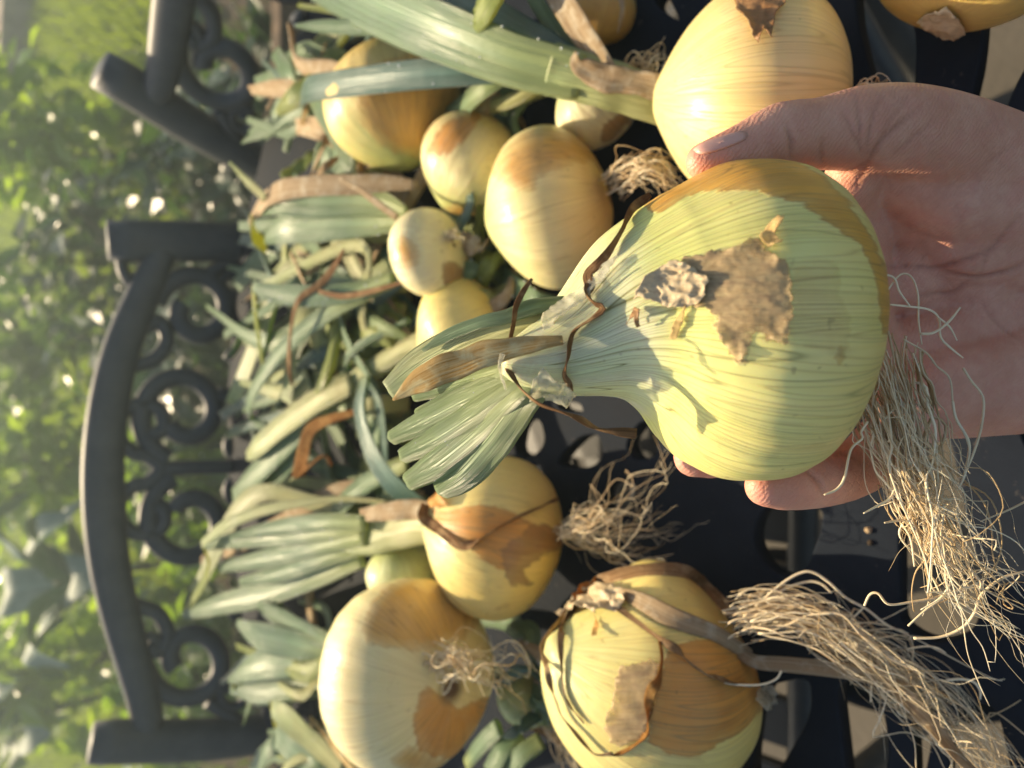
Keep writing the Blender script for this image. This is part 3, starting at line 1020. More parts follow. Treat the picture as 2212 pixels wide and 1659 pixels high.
    def peel(s, poly, mat, off=.0006, jag=4.0, name='outer_skin', step=9.0, ripple=.0005, curl=.0015, seed=0, thick=.0003, geo=False):
        """a torn piece of dry skin lying on the bulb, outline traced, real thickness"""
        kind = {'skin_tan': 'tan', 'skin_orange': 'orange', 'skin_dark': 'dark', 'skin_brown': 'brown', 'skin_film': 'film'}.get(mat.name)
        if kind and not geo:
            return s.zone(kind, [p[:2] for p in poly])
        g = np.random.default_rng(seed)
        q = np.array(poly, float)
        q = np.vstack([q, q[:1]])
        B = []
        for a, b in zip(q[:-1], q[1:]):
            L = np.linalg.norm(b - a)
            m = max(2, int(L / 6))
            for i in range(m): B.append(a + (b - a) * i / m)
        B = np.array(B)
        k = len(B)
        tt = np.arange(k)
        wob = sum(np.sin(tt[:, None] * f_ + g.uniform(0, 6.28, 2)) * a_ for f_, a_ in ((.23, 1), (.51, .7), (1.1, .5), (2.3, .45))) * jag * .55
        B = B + wob + g.normal(0, jag * .16, B.shape)
        x0, y0 = B.min(0); x1, y1 = B.max(0)
        xs = np.arange(x0 + step, x1, step); ys = np.arange(y0 + step, y1, step)
        I = np.array([(x, y) for x in xs for y in ys]).reshape(-1, 2)
        if len(I): I = I + g.uniform(-.25, .25, I.shape) * step
        pts = [Vector((a, b)) for a, b in B] + [Vector((a, b)) for a, b in I]
        res = geometry.delaunay_2d_cdt(pts, [(i, (i + 1) % k) for i in range(k)], [], 1, 1e-4)
        v2, f2 = res[0], res[2]
        ph = g.uniform(0, 6.28, 6)
        V, UVs = [], []
        for v in v2:
            x, y = v.x, v.y
            l, n = s.hit(x, y)
            dist = np.min(np.hypot(B[:, 0] - x, B[:, 1] - y))
            e = math.exp(-dist / 12.0)
            rp = ripple * (1.6 - 2.6 * abs(mnoise.noise(Vector((x * .012 + ph[0], y * .030 + ph[1], 0)))) - 2.0 * abs(mnoise.noise(Vector((x * .035 + ph[2], y * .06, 3)))) - .35 * abs(mnoise.noise(Vector((x * .10, y * .12 + ph[3], 7)))))
            lift = curl * e * max(0, 2.2 * mnoise.noise(Vector((x * .02 + ph[4], y * .02, 11))) + .15)
            V.append(l + n * (off + abs(rp) + max(0, lift)))
            r_ = l - s.c
            UVs.append((x / 300, y / 300))
        o = mk(name, V, [tuple(f) for f in f2], mat, s.root, UVs)
        # thickness
        md = o.modifiers.new('thickness', 'SOLIDIFY'); md.thickness = thick; md.offset = 1
        return o
    def part(s, geo, name, mat, label=None):
        o = mk(name, geo[0], geo[1], mat, s.root, geo[2])
        if label: o['label'] = label
        return o

def zpts(L):
    return [Z(x, y, h) for x, y, h in L]
def dpts(L):
    return [W(x, y, d) for x, y, d in L]
def px(wd, pts):
    """trace widths to metres at each point's depth"""
    pts = np.asarray(pts)
    dd = depth_of(pts)
    if np.isscalar(wd): wd = [wd]
    ww = np.interp(np.linspace(0, 1, len(pts)), np.linspace(0, 1, len(wd)), wd)
    return ww * dd / FD

GLINTS = []
def leaf(on, L, wd, mat=None, name='leaf', space='z', glints=0, **kw):
    pts = zpts(L) if space == 'z' else dpts(L)
    kw.setdefault('thick', .0016)
    kw.setdefault('fold', .18)
    kw.setdefault('ruf', .03)
    kw.setdefault('wav', .012)
    seed = int(abs(L[0][0] * 7 + L[0][1] * 3 + len(L)))
    geo = strap(pts, px(wd, pts), seed=seed, **kw)
    o = mk(name, geo[0], geo[1], mat or M_LEAF, on.root, geo[2])
    if glints:  # scatter the added beads that imitate glints
        g = np.random.default_rng(seed)
        V = geo[0]
        tops = g.choice(len(V), glints * 3, replace=False)
        mb = MB(); c = 0
        kk = kw.get('k', 14)
        for i in tops:
            j = i % kk
            if 0 < j < kk / 2 or True:
                mb.add(*bead(V[i], g.uniform(.0004, .0010) if space == 'z' else g.uniform(.00015, .0003)))
                c += 1
                if c >= glints: break
        tag(mb.build('glint_beads', M_GLINT, o), kind='stuff')
    return o

def root_tuft(on, start, guide, n, spread0, spread1, r=(.0004, .0007), seed=0, curl=.3, extra=(), lens=(.55, 1.0), name='roots', k=5):
    """fibrous roots from the plate along a guide path; all one part"""
    g = np.random.default_rng(seed)
    guide = np.asarray(guide, float)
    mb = MB()
    gl = spline(guide, 40)
    tot = np.linalg.norm(np.diff(gl, axis=0), axis=1).sum()
    for i in range(n):
        d0 = g.normal(size=3); d0 = nrm(d0) * spread0 * math.sqrt(g.uniform())
        d1 = g.normal(size=3); d1 = nrm(d1) * spread1 * g.uniform() ** .6
        f = g.uniform(*lens)
        m = int(8 + 12 * f)
        pts = []
        ph = g.uniform(0, 6.28, 6)
        am = curl * tot * .085 * g.uniform(.3, 1.7)
        fq = g.uniform(.6, 1.5)
        for j in range(m):
            t = f * j / (m - 1)
            b = gl[min(39, int(t * 39))]
            o = d0 * (1 - t) + d1 * t ** 1.2
            wob = np.array([math.sin(t * 9 * fq + ph[0]) + .5 * math.sin(t * 24 * fq + ph[3]), math.sin(t * 8 * fq + ph[1]) + .5 * math.sin(t * 21 * fq + ph[4]), math.sin(t * 10 * fq + ph[2])]) * am * min(1, t * 2.5)
            pts.append(b + o + wob + g.normal(0, tot * .004, 3))
        r0 = r[0] * .55 + (r[1] - r[0] * .55) * g.uniform() ** 1.7
        tv = [r0 * (1.15 - .75 * q_ / (m - 1)) * g.uniform(.8, 1.15) for q_ in range(m)]
        gv, gf, gu = tube(pts, tv, k, m * 3)
        tone = g.uniform()
        mb.add(gv, gf, [(tone, q_[1]) for q_ in gu])
        if g.uniform() < .45:
            b0 = int(m * g.uniform(.3, .7)); dv = g.normal(size=3) * tot * .03
            sub = [pts[b0] + dv * q_ ** 1.2 + (pts[min(m - 1, b0 + 2)] - pts[b0]) * q_ + g.normal(0, tot * .003, 3) for q_ in np.linspace(0, 1.4, 6)]
            gv, gf, gu = tube(sub, [r0 * .5] * 5 + [r0 * .2], 4, 14)
            mb.add(gv, gf, [(tone, q_[1]) for q_ in gu])
    for pts, r0 in extra:
        gv, gf, gu = tube(pts, [r0] * (len(pts) - 1) + [r0 * .6], k, len(pts) * 6)
        tone = g.uniform(.4, 1)
        mb.add(gv, gf, [(tone, q_[1]) for q_ in gu])
    o = mb.build(name, M_ROOT, on.root)
    return tag(o, kind='stuff')

# ---- the held onion
HD = .222
mat_held = onion_mat('onion_held', pale=(.92, .80, .34), tan=(.86, .62, .15), brown=(.56, .34, .10), green=(.62, .70, .24), gold=.62, seed=2.0, brown_amt=.1, tan_amt=.45,
                     green_v=(.55, .95), veins=.8, vein_k=12.0, root_v=.03, white_neck=True, bands=.38, vcol=(.24, .22, .07))
HELD_PROF = [(-.55, .0), (-.56, .15), (-.555, .3), (-.535, .47), (-.48, .67), (-.375, .85), (-.21, .965), (0, 1.0), (.20, .98), (.38, .90), (.56, .775)]
held = Onion('onion', 'largest onion, pale green and yellow, held up in the hand with roots dangling', 1618, 698, 343, (-1, -.01, .10), mat_held, depth=HD, prof=HELD_PROF,
             bend=(0, 0, 0), neck=[(1385, 696, .2186, 228), (1340, 706, .2177, 192), (1300, 722, .2167, 154), (1268, 738, .2158, 130), (1235, 753, .2150, 111), (1190, 769, .2135, 90), (1150, 777, .2125, 72), (1112, 779, .2115, 50), (1085, 778, .2110, 30)],
             nu=200, seed=2, lump=.012, vscale=1.18, group='yellow onions drying on the table')
def zmap(x0, y0, s):
    return lambda L: [((x0 + p[0] / s) / 1.1533, (y0 + p[1] / s) / 1.1533) + tuple(p[2:]) for p in L]
z3 = zmap(1200, 380, 2.765)
z4 = zmap(1650, 300, 2.37)
z5 = zmap(1300, 800, 2.458)
z6 = zmap(1200, 1300, 2.707)
z7 = zmap(1850, 1000, 3.16)
z8 = zmap(1800, 1400, 2.949)
zr = zmap(2100, 600, 3.0156)

P_BROWN = peel_mat('skin_brown', (.60, .36, .11), (.70, .48, .18), (.34, .18, .07), 1, .15, .7, .45)
P_GREY = peel_mat('skin_grey', (.52, .38, .20), (.66, .52, .30), (.27, .16, .09), 2, .2, .6, .62)
P_CRUMPLE = peel_mat('skin_crumpled', (.56, .43, .25), (.74, .62, .41), (.34, .23, .13), 3, .15, .6)
P_FILM = peel_mat('skin_film', (.78, .62, .26), (.82, .68, .32), (.56, .36, .12), 4, .3, .5, .85)
P_MEMB = peel_mat('skin_membrane', (.74, .74, .60), (.80, .80, .68), (.44, .42, .28), 5, .45, .4, .9)
P_TAN = peel_mat('skin_tan', (.70, .46, .18), (.76, .58, .28), (.52, .28, .09), 6, .22, .5, .5)
P_ORANGE = peel_mat('skin_orange', (.66, .33, .09), (.72, .45, .16), (.42, .18, .06), 7, .15, .5, .4)
P_DARK = peel_mat('skin_dark', (.30, .15, .06), (.42, .24, .11), (.14, .07, .03), 8, .1, .7, .2)
M_STRAP = dry_mat('dry_strap', (.40, .25, .13), (.20, .11, .05), (.54, .40, .24), .15, 15)

# dry skins of the held onion
held.peel([(1390, 448), (1436, 396), (1505, 362), (1560, 334), (1620, 330), (1700, 340), (1770, 372), (1830, 430), (1880, 510), (1925, 600), (1935, 720), (1905, 720), (1893, 630), (1872, 560), (1856, 532), (1832, 508), (1800, 486), (1762, 460), (1732, 440), (1700, 430), (1632, 415), (1562, 408), (1505, 417), (1464, 432), (1425, 462)], P_BROWN, off=.0003, jag=4, ripple=.0003, curl=.0004, seed=1)
held.zone('grey', [p[:2] for p in z3([(1400, 980), (1330, 800), (1440, 735), (1570, 690), (1750, 650), (1860, 600), (2000, 690), (2100, 760), (2110, 950), (2140, 1150), (2100, 1290), (1900, 1240), (1850, 1250), (1830, 1380), (1810, 1460), (1760, 1450), (1730, 1370), (1640, 1260), (1580, 1180), (1640, 1160), (1530, 1050), (1430, 1040)])])
held.peel(z3([(1400, 980), (1330, 800), (1440, 735), (1570, 690), (1750, 650), (1860, 600), (2000, 690), (2100, 760), (2110, 950), (2140, 1150), (2100, 1290), (1900, 1240), (1850, 1250), (1830, 1380), (1810, 1460), (1760, 1450), (1730, 1370), (1640, 1260), (1580, 1180), (1640, 1160), (1530, 1050), (1430, 1040)]), P_GREY, off=.0002, jag=8, ripple=.0002, curl=.0016, seed=3, step=4.5)
held.peel(z3([(1070, 1010), (1150, 890), (1240, 790), (1320, 750), (1440, 770), (1530, 860), (1580, 900), (1530, 1000), (1500, 1040), (1420, 1060), (1300, 1050), (1180, 1020)]), P_CRUMPLE, off=.0008, jag=4, ripple=.0010, curl=.0016, seed=4, step=3.5)
held.peel(z4([(740, 840), (900, 815), (1030, 850), (1050, 990), (1010, 1040), (1070, 1080), (1100, 1160), (1080, 1330), (900, 1340), (760, 1290), (700, 1250), (760, 1150), (740, 980)]), P_FILM, off=.0003, jag=3, ripple=.0003, curl=.0005, seed=5)
held.peel(z4([(575, 700), (610, 655), (640, 635), (712, 634), (690, 655), (655, 690), (700, 740), (620, 760)]), P_TAN, off=.0008, jag=2, ripple=.001, curl=.002, seed=6, step=5, geo=True)
held.peel(z3([(1420, 1050), (1405, 1150), (1355, 1270), (1300, 1270), (1330, 1170), (1390, 1090)]), P_TAN, off=.0006, jag=2, ripple=.0008, curl=.0015, seed=7, step=5, geo=True)
held.peel(z3([(430, 1240), (425, 1180), (470, 1080), (620, 1010), (740, 930), (860, 800), (960, 735), (950, 780), (890, 870), (700, 1050), (560, 1160), (480, 1230)]), P_MEMB, off=.0012, jag=3, ripple=.0006, curl=.0012, seed=8, step=7, name='sheath')
held.peel(z3([(1020, 1180), (1060, 1060), (1110, 1070), (1110, 1190), (1090, 1200), (1080, 1110), (1040, 1140)]), P_DARK, off=.001, jag=1, ripple=.001, curl=.002, seed=9, step=4, geo=True)
held.peel(z4([(1010, 1390), (1060, 1350), (1080, 1390), (1040, 1440)]), P_TAN, off=.0003, jag=2, ripple=.0004, curl=.0006, seed=10, step=4)
held.peel(z5([(120, 490), (60, 440), (90, 330), (140, 270), (230, 330), (330, 400), (250, 470)]), P_MEMB, off=.0012, jag=3, ripple=.0012, curl=.003, seed=11, step=6, name='sheath')

def strand(on, pts, wd, mat, off=.0018, twist=(0, 60, -40, 120, 60, 160), name='dry_strand', k=10, thick=.0005, wav=.09, fold=.3, depth=None):
    if depth is None:
        P = on.on(pts, off)
    else:
        P = dpts([(x, y, d) for (x, y), d in zip(pts, np.interp(np.linspace(0, 1, len(pts)), np.linspace(0, 1, len(depth)), depth))])
    wd = np.asarray(wd) * np.random.default_rng(len(P)).uniform(.7, 1.5, len(wd))
    geo = strap(P, px(wd, P), thick, hint=-F, fold=fold, twist=list(twist), k=k, n=len(P) * 7, wav=wav, ruf=.06, seed=len(P))
    return on.part(geo, name, mat)

strand(held, z3([(1180, 330), (1110, 375), (1050, 420), (1010, 500), (990, 560), (900, 700), (830, 790), (760, 860), (770, 930), (745, 990), (790, 1060), (840, 1080), (760, 1140), (640, 1230), (600, 1310), (590, 1400), (560, 1500), (590, 1560), (620, 1610)]), [10, 16, 20, 24, 22, 18, 20, 16, 22, 18, 16, 20, 22, 4], M_BROWN)
strand(held, z3([(345, 870), (280, 960), (230, 1060), (215, 1180), (195, 1290)]) + z3([(178, 1400), (180, 1470), (205, 1540), (262, 1625)]) + z5([(100, 510), (230, 560), (340, 610), (430, 660), (560, 680), (700, 692)]), [5, 12, 14, 12, 14, 18, 14, 16, 26, 24, 18], M_BROWN, depth=[.199, .2045, .211, .206, .2, .198, .2])
strand(held, [(1085, 765), (1080, 790), (1083, 815), (1092, 842)], [8, 9, 7, 5], P_MEMB, depth=[.196, .195, .195, .194], name='fibre')

# cut leaves of the held onion
leaf(held, [(1215, 735, .1985), (1160, 742, .2), (1105, 752, .2015), (1050, 764, .203), (1000, 783, .2045), (945, 803, .2075), (895, 830, .211), (850, 863, .215)], [20, 34, 46, 58, 60, 64, 46, 5], M_GOLD, space='d', name='dry_leaf', wav=.09, ruf=.08, fold=.1, thick=.0012, hint=-F)
leaf(held, [(1215, 690, .209), (1130, 700, .214), (1050, 722, .222), (960, 765, .234), (900, 800, .243), (840, 842, .25)], [60, 62, 80, 90, 80, 44], M_STALK, space='d', hint=-F, fold=.15)
leaf(held, [(1220, 655, .208), (1150, 664, .210), (1095, 684, .212), (1035, 698, .217), (965, 726, .227), (915, 756, .233)], [30, 36, 32, 28, 26, 8], M_LEAF, space='d', hint=-F, fold=.4, wav=.05)
for L, wd in (([(1235, 775, .2125), (1190, 788, .211), (1110, 815, .2145), (1000, 868, .232), (920, 910, .247), (848, 945, .26)], [50, 52, 62, 62, 34]),
              ([(1235, 780, .2125), (1190, 798, .211), (1110, 835, .2145), (1010, 905, .231), (940, 950, .246), (872, 985, .259)], [50, 52, 62, 62, 38]),
              ([(1235, 790, .2125), (1190, 808, .211), (1120, 850, .2145), (1030, 935, .232), (950, 1000, .248), (885, 1040, .26)], [50, 56, 74, 76, 44]),
              ([(1235, 800, .2125), (1185, 815, .211), (1130, 860, .2150), (1065, 945, .231), (1000, 1020, .247), (950, 1056, .256)], [50, 62, 92, 96, 56]),
              ([(1180, 780, .207), (1100, 800, .214), (1010, 845, .235), (905, 893, .255)], [36, 40, 44, 26]),
              ([(1150, 790, .210), (1080, 800, .218), (980, 830, .243), (900, 855, .262)], [36, 40, 44, 26])):
    leaf(held, L, wd, M_FAN, space='d', hint=-F, fold=-.12, ruf=.06, thick=.0045, glints=14, k=18, wav=.03)

# roots of the held onion, hanging over the palm
hb = dpts([(1900, 800, .226), (1930, 900, .222), (1965, 1010, .222), (2020, 1120, .224), (2085, 1230, .226), (2160, 1330, .228), (2280, 1440, .230)])
traced = []
for L, d0, d1 in ((zr([(350, 480), (500, 495), (650, 520), (720, 590), (730, 720), (800, 800), (900, 880)]), .221, .219),
                  (zr([(300, 420), (420, 260), (510, 270), (560, 400), (565, 600), (590, 780)]), .223, .22),
                  (zr([(580, 700), (680, 690), (790, 610), (880, 500)]), .22, .217),
                  (zr([(450, 740), (620, 840), (700, 940), (800, 1040), (830, 1280), (900, 1430), (945, 1560), (930, 1700)]), .22, .219),
                  (zr([(900, 955), (960, 1050), (1050, 1180), (1040, 1380), (990, 1560), (930, 1720)]), .219, .219),
                  (zr([(290, 250), (380, 280), (420, 380), (500, 490)]), .223, .22),
                  (zr([(720, 580), (800, 650), (855, 750)]), .219, .217),
                  (z7([(980, 160), (930, 240), (940, 290), (850, 380), (800, 600), (740, 690), (640, 735)]), .215, .211),
                  (z7([(1190, 520), (1330, 640), (1430, 760), (1600, 850), (1710, 890)]), .219, .216),
                  (z7([(1200, 680), (1160, 760), (1060, 820), (950, 880)]), .219, .214),
                  (z7([(1270, 940), (1230, 1040), (1300, 1150), (1450, 1260), (1600, 1310), (1640, 1400), (1560, 1540), (1400, 1640)]), .222, .226),
                  (z7([(1420, 900), (1480, 1100), (1600, 1250), (1760, 1360), (1900, 1480), (2212, 1640)]), .221, .226),
                  (z7([(1520, 930), (1530, 1010), (1700, 1150), (1780, 1300), (1870, 1420), (1860, 1490)]), .221, .222),
                  (z7([(1650, 0), (1680, 140), (1780, 330), (1750, 560), (1690, 700)]), .219, .22),
                  (z7([(2260, 770), (2100, 850), (1870, 945)]), .219, .22),
                  (z8([(1360, 470), (1480, 360), (1620, 250), (1690, 100), (1640, 20)]), .228, .224),
                  (z8([(1040, 320), (1080, 240), (1140, 230), (1220, 310), (1400, 290), (1560, 260), (1750, 200), (1860, 185)]), .236, .226),
                  (z8([(1400, 560), (1600, 550), (1760, 480), (1850, 370), (1900, 240), (2050, 120), (2250, 60)]), .242, .226),
                  (z7([(1280, 930), (1200, 940), (1115, 955)]), .221, .217),
                  (z7([(1250, 960), (1320, 1080), (1350, 1300)]), .222, .219)):
    pts = [W(x, y, d) for (x, y), d in zip(L, np.linspace(d0, d1, len(L)))]
    traced.append((pts, random.uniform(.00028, .00048)))
root_tuft(held, None, hb, 150, .014, .021, (.00018, .00046), seed=4, curl=.5, extra=traced, lens=(.22, 1.0))

# ---- onions on the table
def skin(name, seed, **kw):
    return onion_mat(name, seed=seed, **kw)

# big one behind the thumb
o2 = Onion('onion', 'big smooth yellow onion behind the thumb, with green leaves cut long at its neck', 1636, 213, 229, (-1, -.02, -.12),
           skin('onion_thumb', 11, pale=(.86, .70, .34), tan=(.74, .53, .20), gold=.3, brown=(.46, .25, .07), green=(.60, .56, .24), brown_amt=.06, tan_amt=.6, veins=.35, vein_k=5),
           neck=None, seed=12, nu=128, lump=.012)
o2.peel([(1568, -20), (1600, -40), (1690, -40), (1692, 20), (1672, 40), (1660, 92), (1650, 72), (1640, 98), (1618, 62), (1603, 40)], P_DARK, off=.001, jag=4, ripple=.0012, curl=.003, seed=21, step=6, geo=True)
o2.peel([(1400, 300), (1404, 340), (1425, 385), (1452, 420), (1462, 402), (1440, 360), (1424, 320)], P_TAN, off=.0008, jag=3, ripple=.0006, curl=.002, seed=22, step=6)
leaf(o2, [(1445, 218, .045), (1400, 212, .052), (1330, 188, .062), (1260, 168, .07), (1190, 150, .078)], [120, 96, 100, 104, 110], M_STALK, thick=.012, fold=0, ruf=.05, wav=.03, name='neck')
leaf(o2, [(1430, 190, .058), (1370, 178, .064), (1310, 170, .07), (1250, 140, .08), (1243, 112, .085)], [60, 50, 60, 40, 8], M_TAN, name='sheath', wav=.08, ruf=.06, thick=.001)
leaf(o2, [(1260, 168, .072), (1180, 150, .08), (1100, 128, .088), (1000, 88, .095), (900, 48, .098), (800, 4, .096), (690, -50, .09)], [90, 105, 110, 118, 122, 118, 100], M_LEAF, glints=30, fold=.22, thick=.003)
leaf(o2, [(1260, 150, .07), (1180, 105, .075), (1080, 50, .08), (980, -10, .08), (900, -60, .08)], [60, 74, 84, 86, 80], M_LEAF_BLUE, fold=.2, thick=.003)
leaf(o2, [(1190, 152, .076), (1080, 152, .082), (960, 158, .092), (840, 170, .098), (720, 186, .096), (668, 196, .09), (652, 215, .075)], [50, 60, 66, 64, 58, 56, 30], M_LEAF_BLUE, glints=12, fold=.2, thick=.002)
leaf(o2, [(1000, 80, .085), (900, 70, .09), (800, 62, .095), (700, 58, .098), (640, 56, .1)], [34, 34, 32, 28, 8], M_LEAF, glints=8)
leaf(o2, [(1280, 160, .068), (1220, 90, .07), (1170, 20, .074), (1130, -50, .076)], [36, 40, 40, 36], M_LEAF)
leaf(o2, [(1320, 165, .066), (1285, 110, .072), (1240, 40, .078), (1190, -40, .08)], [52, 58, 62, 60], M_TAN, name='dry_leaf', thick=.002)
leaf(o2, [(1110, -60, .095), (1080, -20, .098), (1050, 30, .096), (1030, 46, .094)], [80, 90, 80, 50], M_LEAF_BACKLIT, fold=.3, hollow=.2)
leaf(o2, [(1150, 110, .07), (1100, 60, .07), (1010, 0, .07)], [40, 50, 50], M_LEAF)
leaf(o2, [(1220, 130, .066), (1150, 90, .066), (1100, 40, .066)], [16, 18, 12], M_GOLD, name='dry_leaf')
root_tuft(o2, None, [Z(1862, 188, .05), Z(1880, 180, .055), Z(1892, 196, .04), Z(1880, 215, .03)], 7, .004, .006, (.0003, .0005), seed=3, curl=.9)

# cut off at the top of the frame
o3 = Onion('onion', 'yellow onion cut off by the frame edge, with a crinkled skin scar on its side', 2095, -118, 205, (.3, -.9, .1),
           skin('onion_edge', 13, pale=(.82, .66, .22), tan=(.56, .42, .16), brown_amt=.2), seed=13)
o3.peel([(1985, 40), (2010, 18), (2045, 8), (2070, 30), (2088, 62), (2060, 74), (2020, 60)], P_CRUMPLE, off=.0008, jag=3, ripple=.0015, curl=.002, seed=31, step=5)

# middle onion with the roots beside the held one
o4 = Onion('onion', 'plump pale onion with tan skin cap, its brush of roots near the held onion', 1195, 450, 170, (-1, .22, -.25),
           skin('onion_mid', 14, pale=(.87, .78, .40), gold=0.5, tan=(.64, .50, .20), green=(.52, .58, .22), brown_amt=.12, tan_amt=.45, veins=.12), seed=14, nu=110, bend=(0, .0, 0), ratio=.92)
o4.peel([(1062, 380), (1080, 330), (1130, 290), (1190, 275), (1240, 285), (1300, 330), (1345, 370), (1330, 400), (1285, 352), (1240, 352), (1190, 372), (1160, 380), (1152, 412), (1110, 412)], P_TAN, off=.0003, jag=4, ripple=.0003, curl=.0006, seed=41)
o4.peel([(1290, 340), (1338, 372), (1350, 420), (1340, 470), (1318, 440), (1312, 400)], P_DARK, off=.0006, jag=3, ripple=.001, curl=.0015, seed=42, step=5)
root_tuft(o4, None, [Z(1330, 398, .045), Z(1362, 372, .06), Z(1400, 362, .06), Z(1440, 385, .05), Z(1460, 430, .03)], 46, .010, .018, (.0004, .0007), seed=5, curl=.35, lens=(.6, 1))

o5 = Onion('onion', 'small onion with a pinkish brown scab, squeezed between two larger bulbs', 1026, 350, 118, (-.55, .85, -.2),
           skin('onion_scab', 15, pale=(.86, .77, .42), gold=0.3, tan=(.60, .46, .2), brown_amt=.15), seed=15, ratio=1.05)
o5.peel([(922, 330), (940, 290), (980, 258), (1030, 235), (1050, 230), (1030, 270), (1000, 305), (975, 330), (940, 335)], P_ORANGE, off=.0004, jag=4, ripple=.0006, curl=.001, seed=51, step=6)
o5.peel([(960, 450), (985, 440), (1030, 448), (1040, 490), (1000, 500), (965, 480)], P_TAN, off=.0004, jag=4, ripple=.0006, curl=.001, seed=52, step=6)

o6 = Onion('onion', 'round onion with a tan patch, crossed by a flat blue-green leaf', 852, 228, 150, (.25, .8, .2),
           skin('onion_leafed', 16, pale=(.83, .67, .25), tan=(.60, .46, .18), brown_amt=.08, veins=.15), seed=16, lift=.0)
o6.peel([(770, 175), (830, 130), (900, 110), (1000, 150), (1005, 250), (960, 330), (900, 340), (850, 330), (790, 290), (768, 230)], P_TAN, off=.0002, jag=4, ripple=.0002, curl=.0004, seed=61)

o7 = Onion('onion', 'tiny onion with two brown patches and a dark root tuft facing out', 928, 546, 94, (-.75, .1, -.65),
           skin('onion_spots', 17, pale=(.86, .81, .50), gold=0.2, tan=(.64, .54, .25), brown_amt=.05, tan_amt=.3, root_v=.02), seed=17, lift=.035)
o7.peel([(842, 545), (850, 515), (868, 505), (898, 530), (910, 555), (895, 578), (868, 580), (850, 565)], P_TAN, off=.0004, jag=3, ripple=.0005, curl=.002, seed=71, step=5)
o7.peel([(958, 570), (985, 562), (1003, 590), (995, 622), (972, 625), (955, 600)], P_DARK, off=.0004, jag=3, ripple=.0005, curl=.001, seed=72, step=5)
hh = o7.hit(975, 512)[0]
root_tuft(o7, None, [hh, hh + (CAM - hh) * .02 + R * .002, hh + (CAM - hh) * .03 - U * .006], 40, .004, .009, (.0003, .0005), seed=7, curl=.4)
leaf(o7, [(880, 462, .06), (830, 440, .064), (760, 436, .07), (680, 440, .078), (600, 436, .085), (556, 460, .07)], [30, 54, 66, 66, 60, 24], M_LEAF, glints=10, thick=.002)
leaf(o7, [(880, 480, .058), (800, 482, .062), (700, 488, .07), (620, 494, .076), (575, 515, .072)], [30, 60, 72, 70, 28], M_LEAF, glints=30, thick=.002)
leaf(o7, [(900, 400, .06), (840, 396, .068), (760, 400, .078), (660, 404, .088), (585, 425, .088), (540, 478, .066)], [20, 36, 46, 46, 46, 20], M_TAN, name='dry_leaf', wav=.04)
leaf(o7, [(575, 428, .09), (535, 390, .10), (496, 350, .112)], [26, 26, 10], M_STALK)
leaf(o7, [(858, 470, .075), (820, 442, .08), (780, 412, .085), (735, 385, .09)], [18, 18, 16, 10], M_TAN, name='dry_leaf')
leaf(o7, [(545, 480, .08), (550, 505, .06), (575, 530, .04)], [44, 46, 40], M_LEAF_BACKLIT)

o8 = Onion('onion', 'pale yellow onion half hidden under the tiny spotted one, its bent neck full of leaves', 1010, 712, 118, (-.85, .4, -.1),
           skin('onion_pale', 18, pale=(.84, .71, .26), tan=(.66, .56, .24), green=(.60, .62, .26), brown_amt=.03, tan_amt=.4, veins=.12), seed=18)
leaf(o8, [(925, 740, .045), (880, 755, .047), (820, 790, .05), (740, 835, .055), (690, 875, .06)], [70, 52, 50, 56, 64], M_STALK, thick=.012, fold=0, name='neck')
leaf(o8, [(760, 830, .06), (690, 865, .066), (620, 915, .07), (560, 965, .07), (535, 985, .066)], [50, 58, 58, 50, 22], M_STALK, glints=14, thick=.002)
leaf(o8, [(740, 850, .056), (650, 930, .062), (570, 1010, .064), (505, 1070, .06)], [50, 62, 60, 30], M_LEAF, glints=16, thick=.002)
leaf(o8, [(720, 880, .05), (660, 960, .056), (590, 1040, .058), (535, 1100, .05)], [40, 50, 46, 20], M_LEAF, glints=8)
leaf(o8, [(850, 605, .06), (770, 640, .066), (690, 690, .072), (625, 745, .076), (575, 805, .076), (543, 865, .07), (545, 905, .062), (580, 922, .055)], [40, 50, 48, 46, 42, 38, 34, 24], M_LEAF, glints=26, thick=.0025)
leaf(o8, [(548, 622, .09), (556, 700, .08), (568, 790, .066)], [32, 38, 30], M_LEAF_BACKLIT, glints=5)
leaf(o8, [(850, 600, .064), (760, 632, .07), (660, 640, .08), (580, 632, .088), (548, 618, .092)], [30, 44, 48, 40, 26], M_LEAF, glints=26)
leaf(o8, [(795, 815, .06), (785, 880, .066), (805, 960, .066), (850, 1035, .062), (905, 1082, .052), (935, 1092, .045)], [54, 66, 70, 70, 56, 20], M_LEAF_BLUE, glints=6, fold=.35, thick=.002)
leaf(o8, [(790, 815, .056), (815, 850, .052), (830, 930, .05), (835, 1000, .045)], [40, 44, 40, 30], M_LEAF_BLUE)
leaf(o8, [(770, 890, .062), (715, 905, .068), (672, 928, .07), (655, 985, .064), (645, 1028, .055), (662, 1012, .06), (700, 985, .064), (716, 1005, .058)], [14, 22, 26, 30, 26, 14, 10, 8], M_ORANGE, name='dry_leaf', wav=.08, twist=(0, 30, 60, 20, 80))
leaf(o8, [(744, 540, .075), (720, 580, .078), (690, 615, .08), (645, 650, .084), (628, 720, .085), (625, 790, .08), (630, 830, .07)], [12, 18, 16, 14, 12, 12, 6], M_BROWN, name='dry_leaf', twist=(0, 50, 0, 80))
leaf(o8, [(870, 610, .07), (800, 630, .074), (740, 640, .078), (690, 630, .08)], [8, 14, 14, 10], M_BROWN, name='dry_leaf')
leaf(o8, [(720, 760, .05), (680, 770, .055), (640, 800, .058)], [30, 36, 20], M_LEAF_BLUE, glints=10)

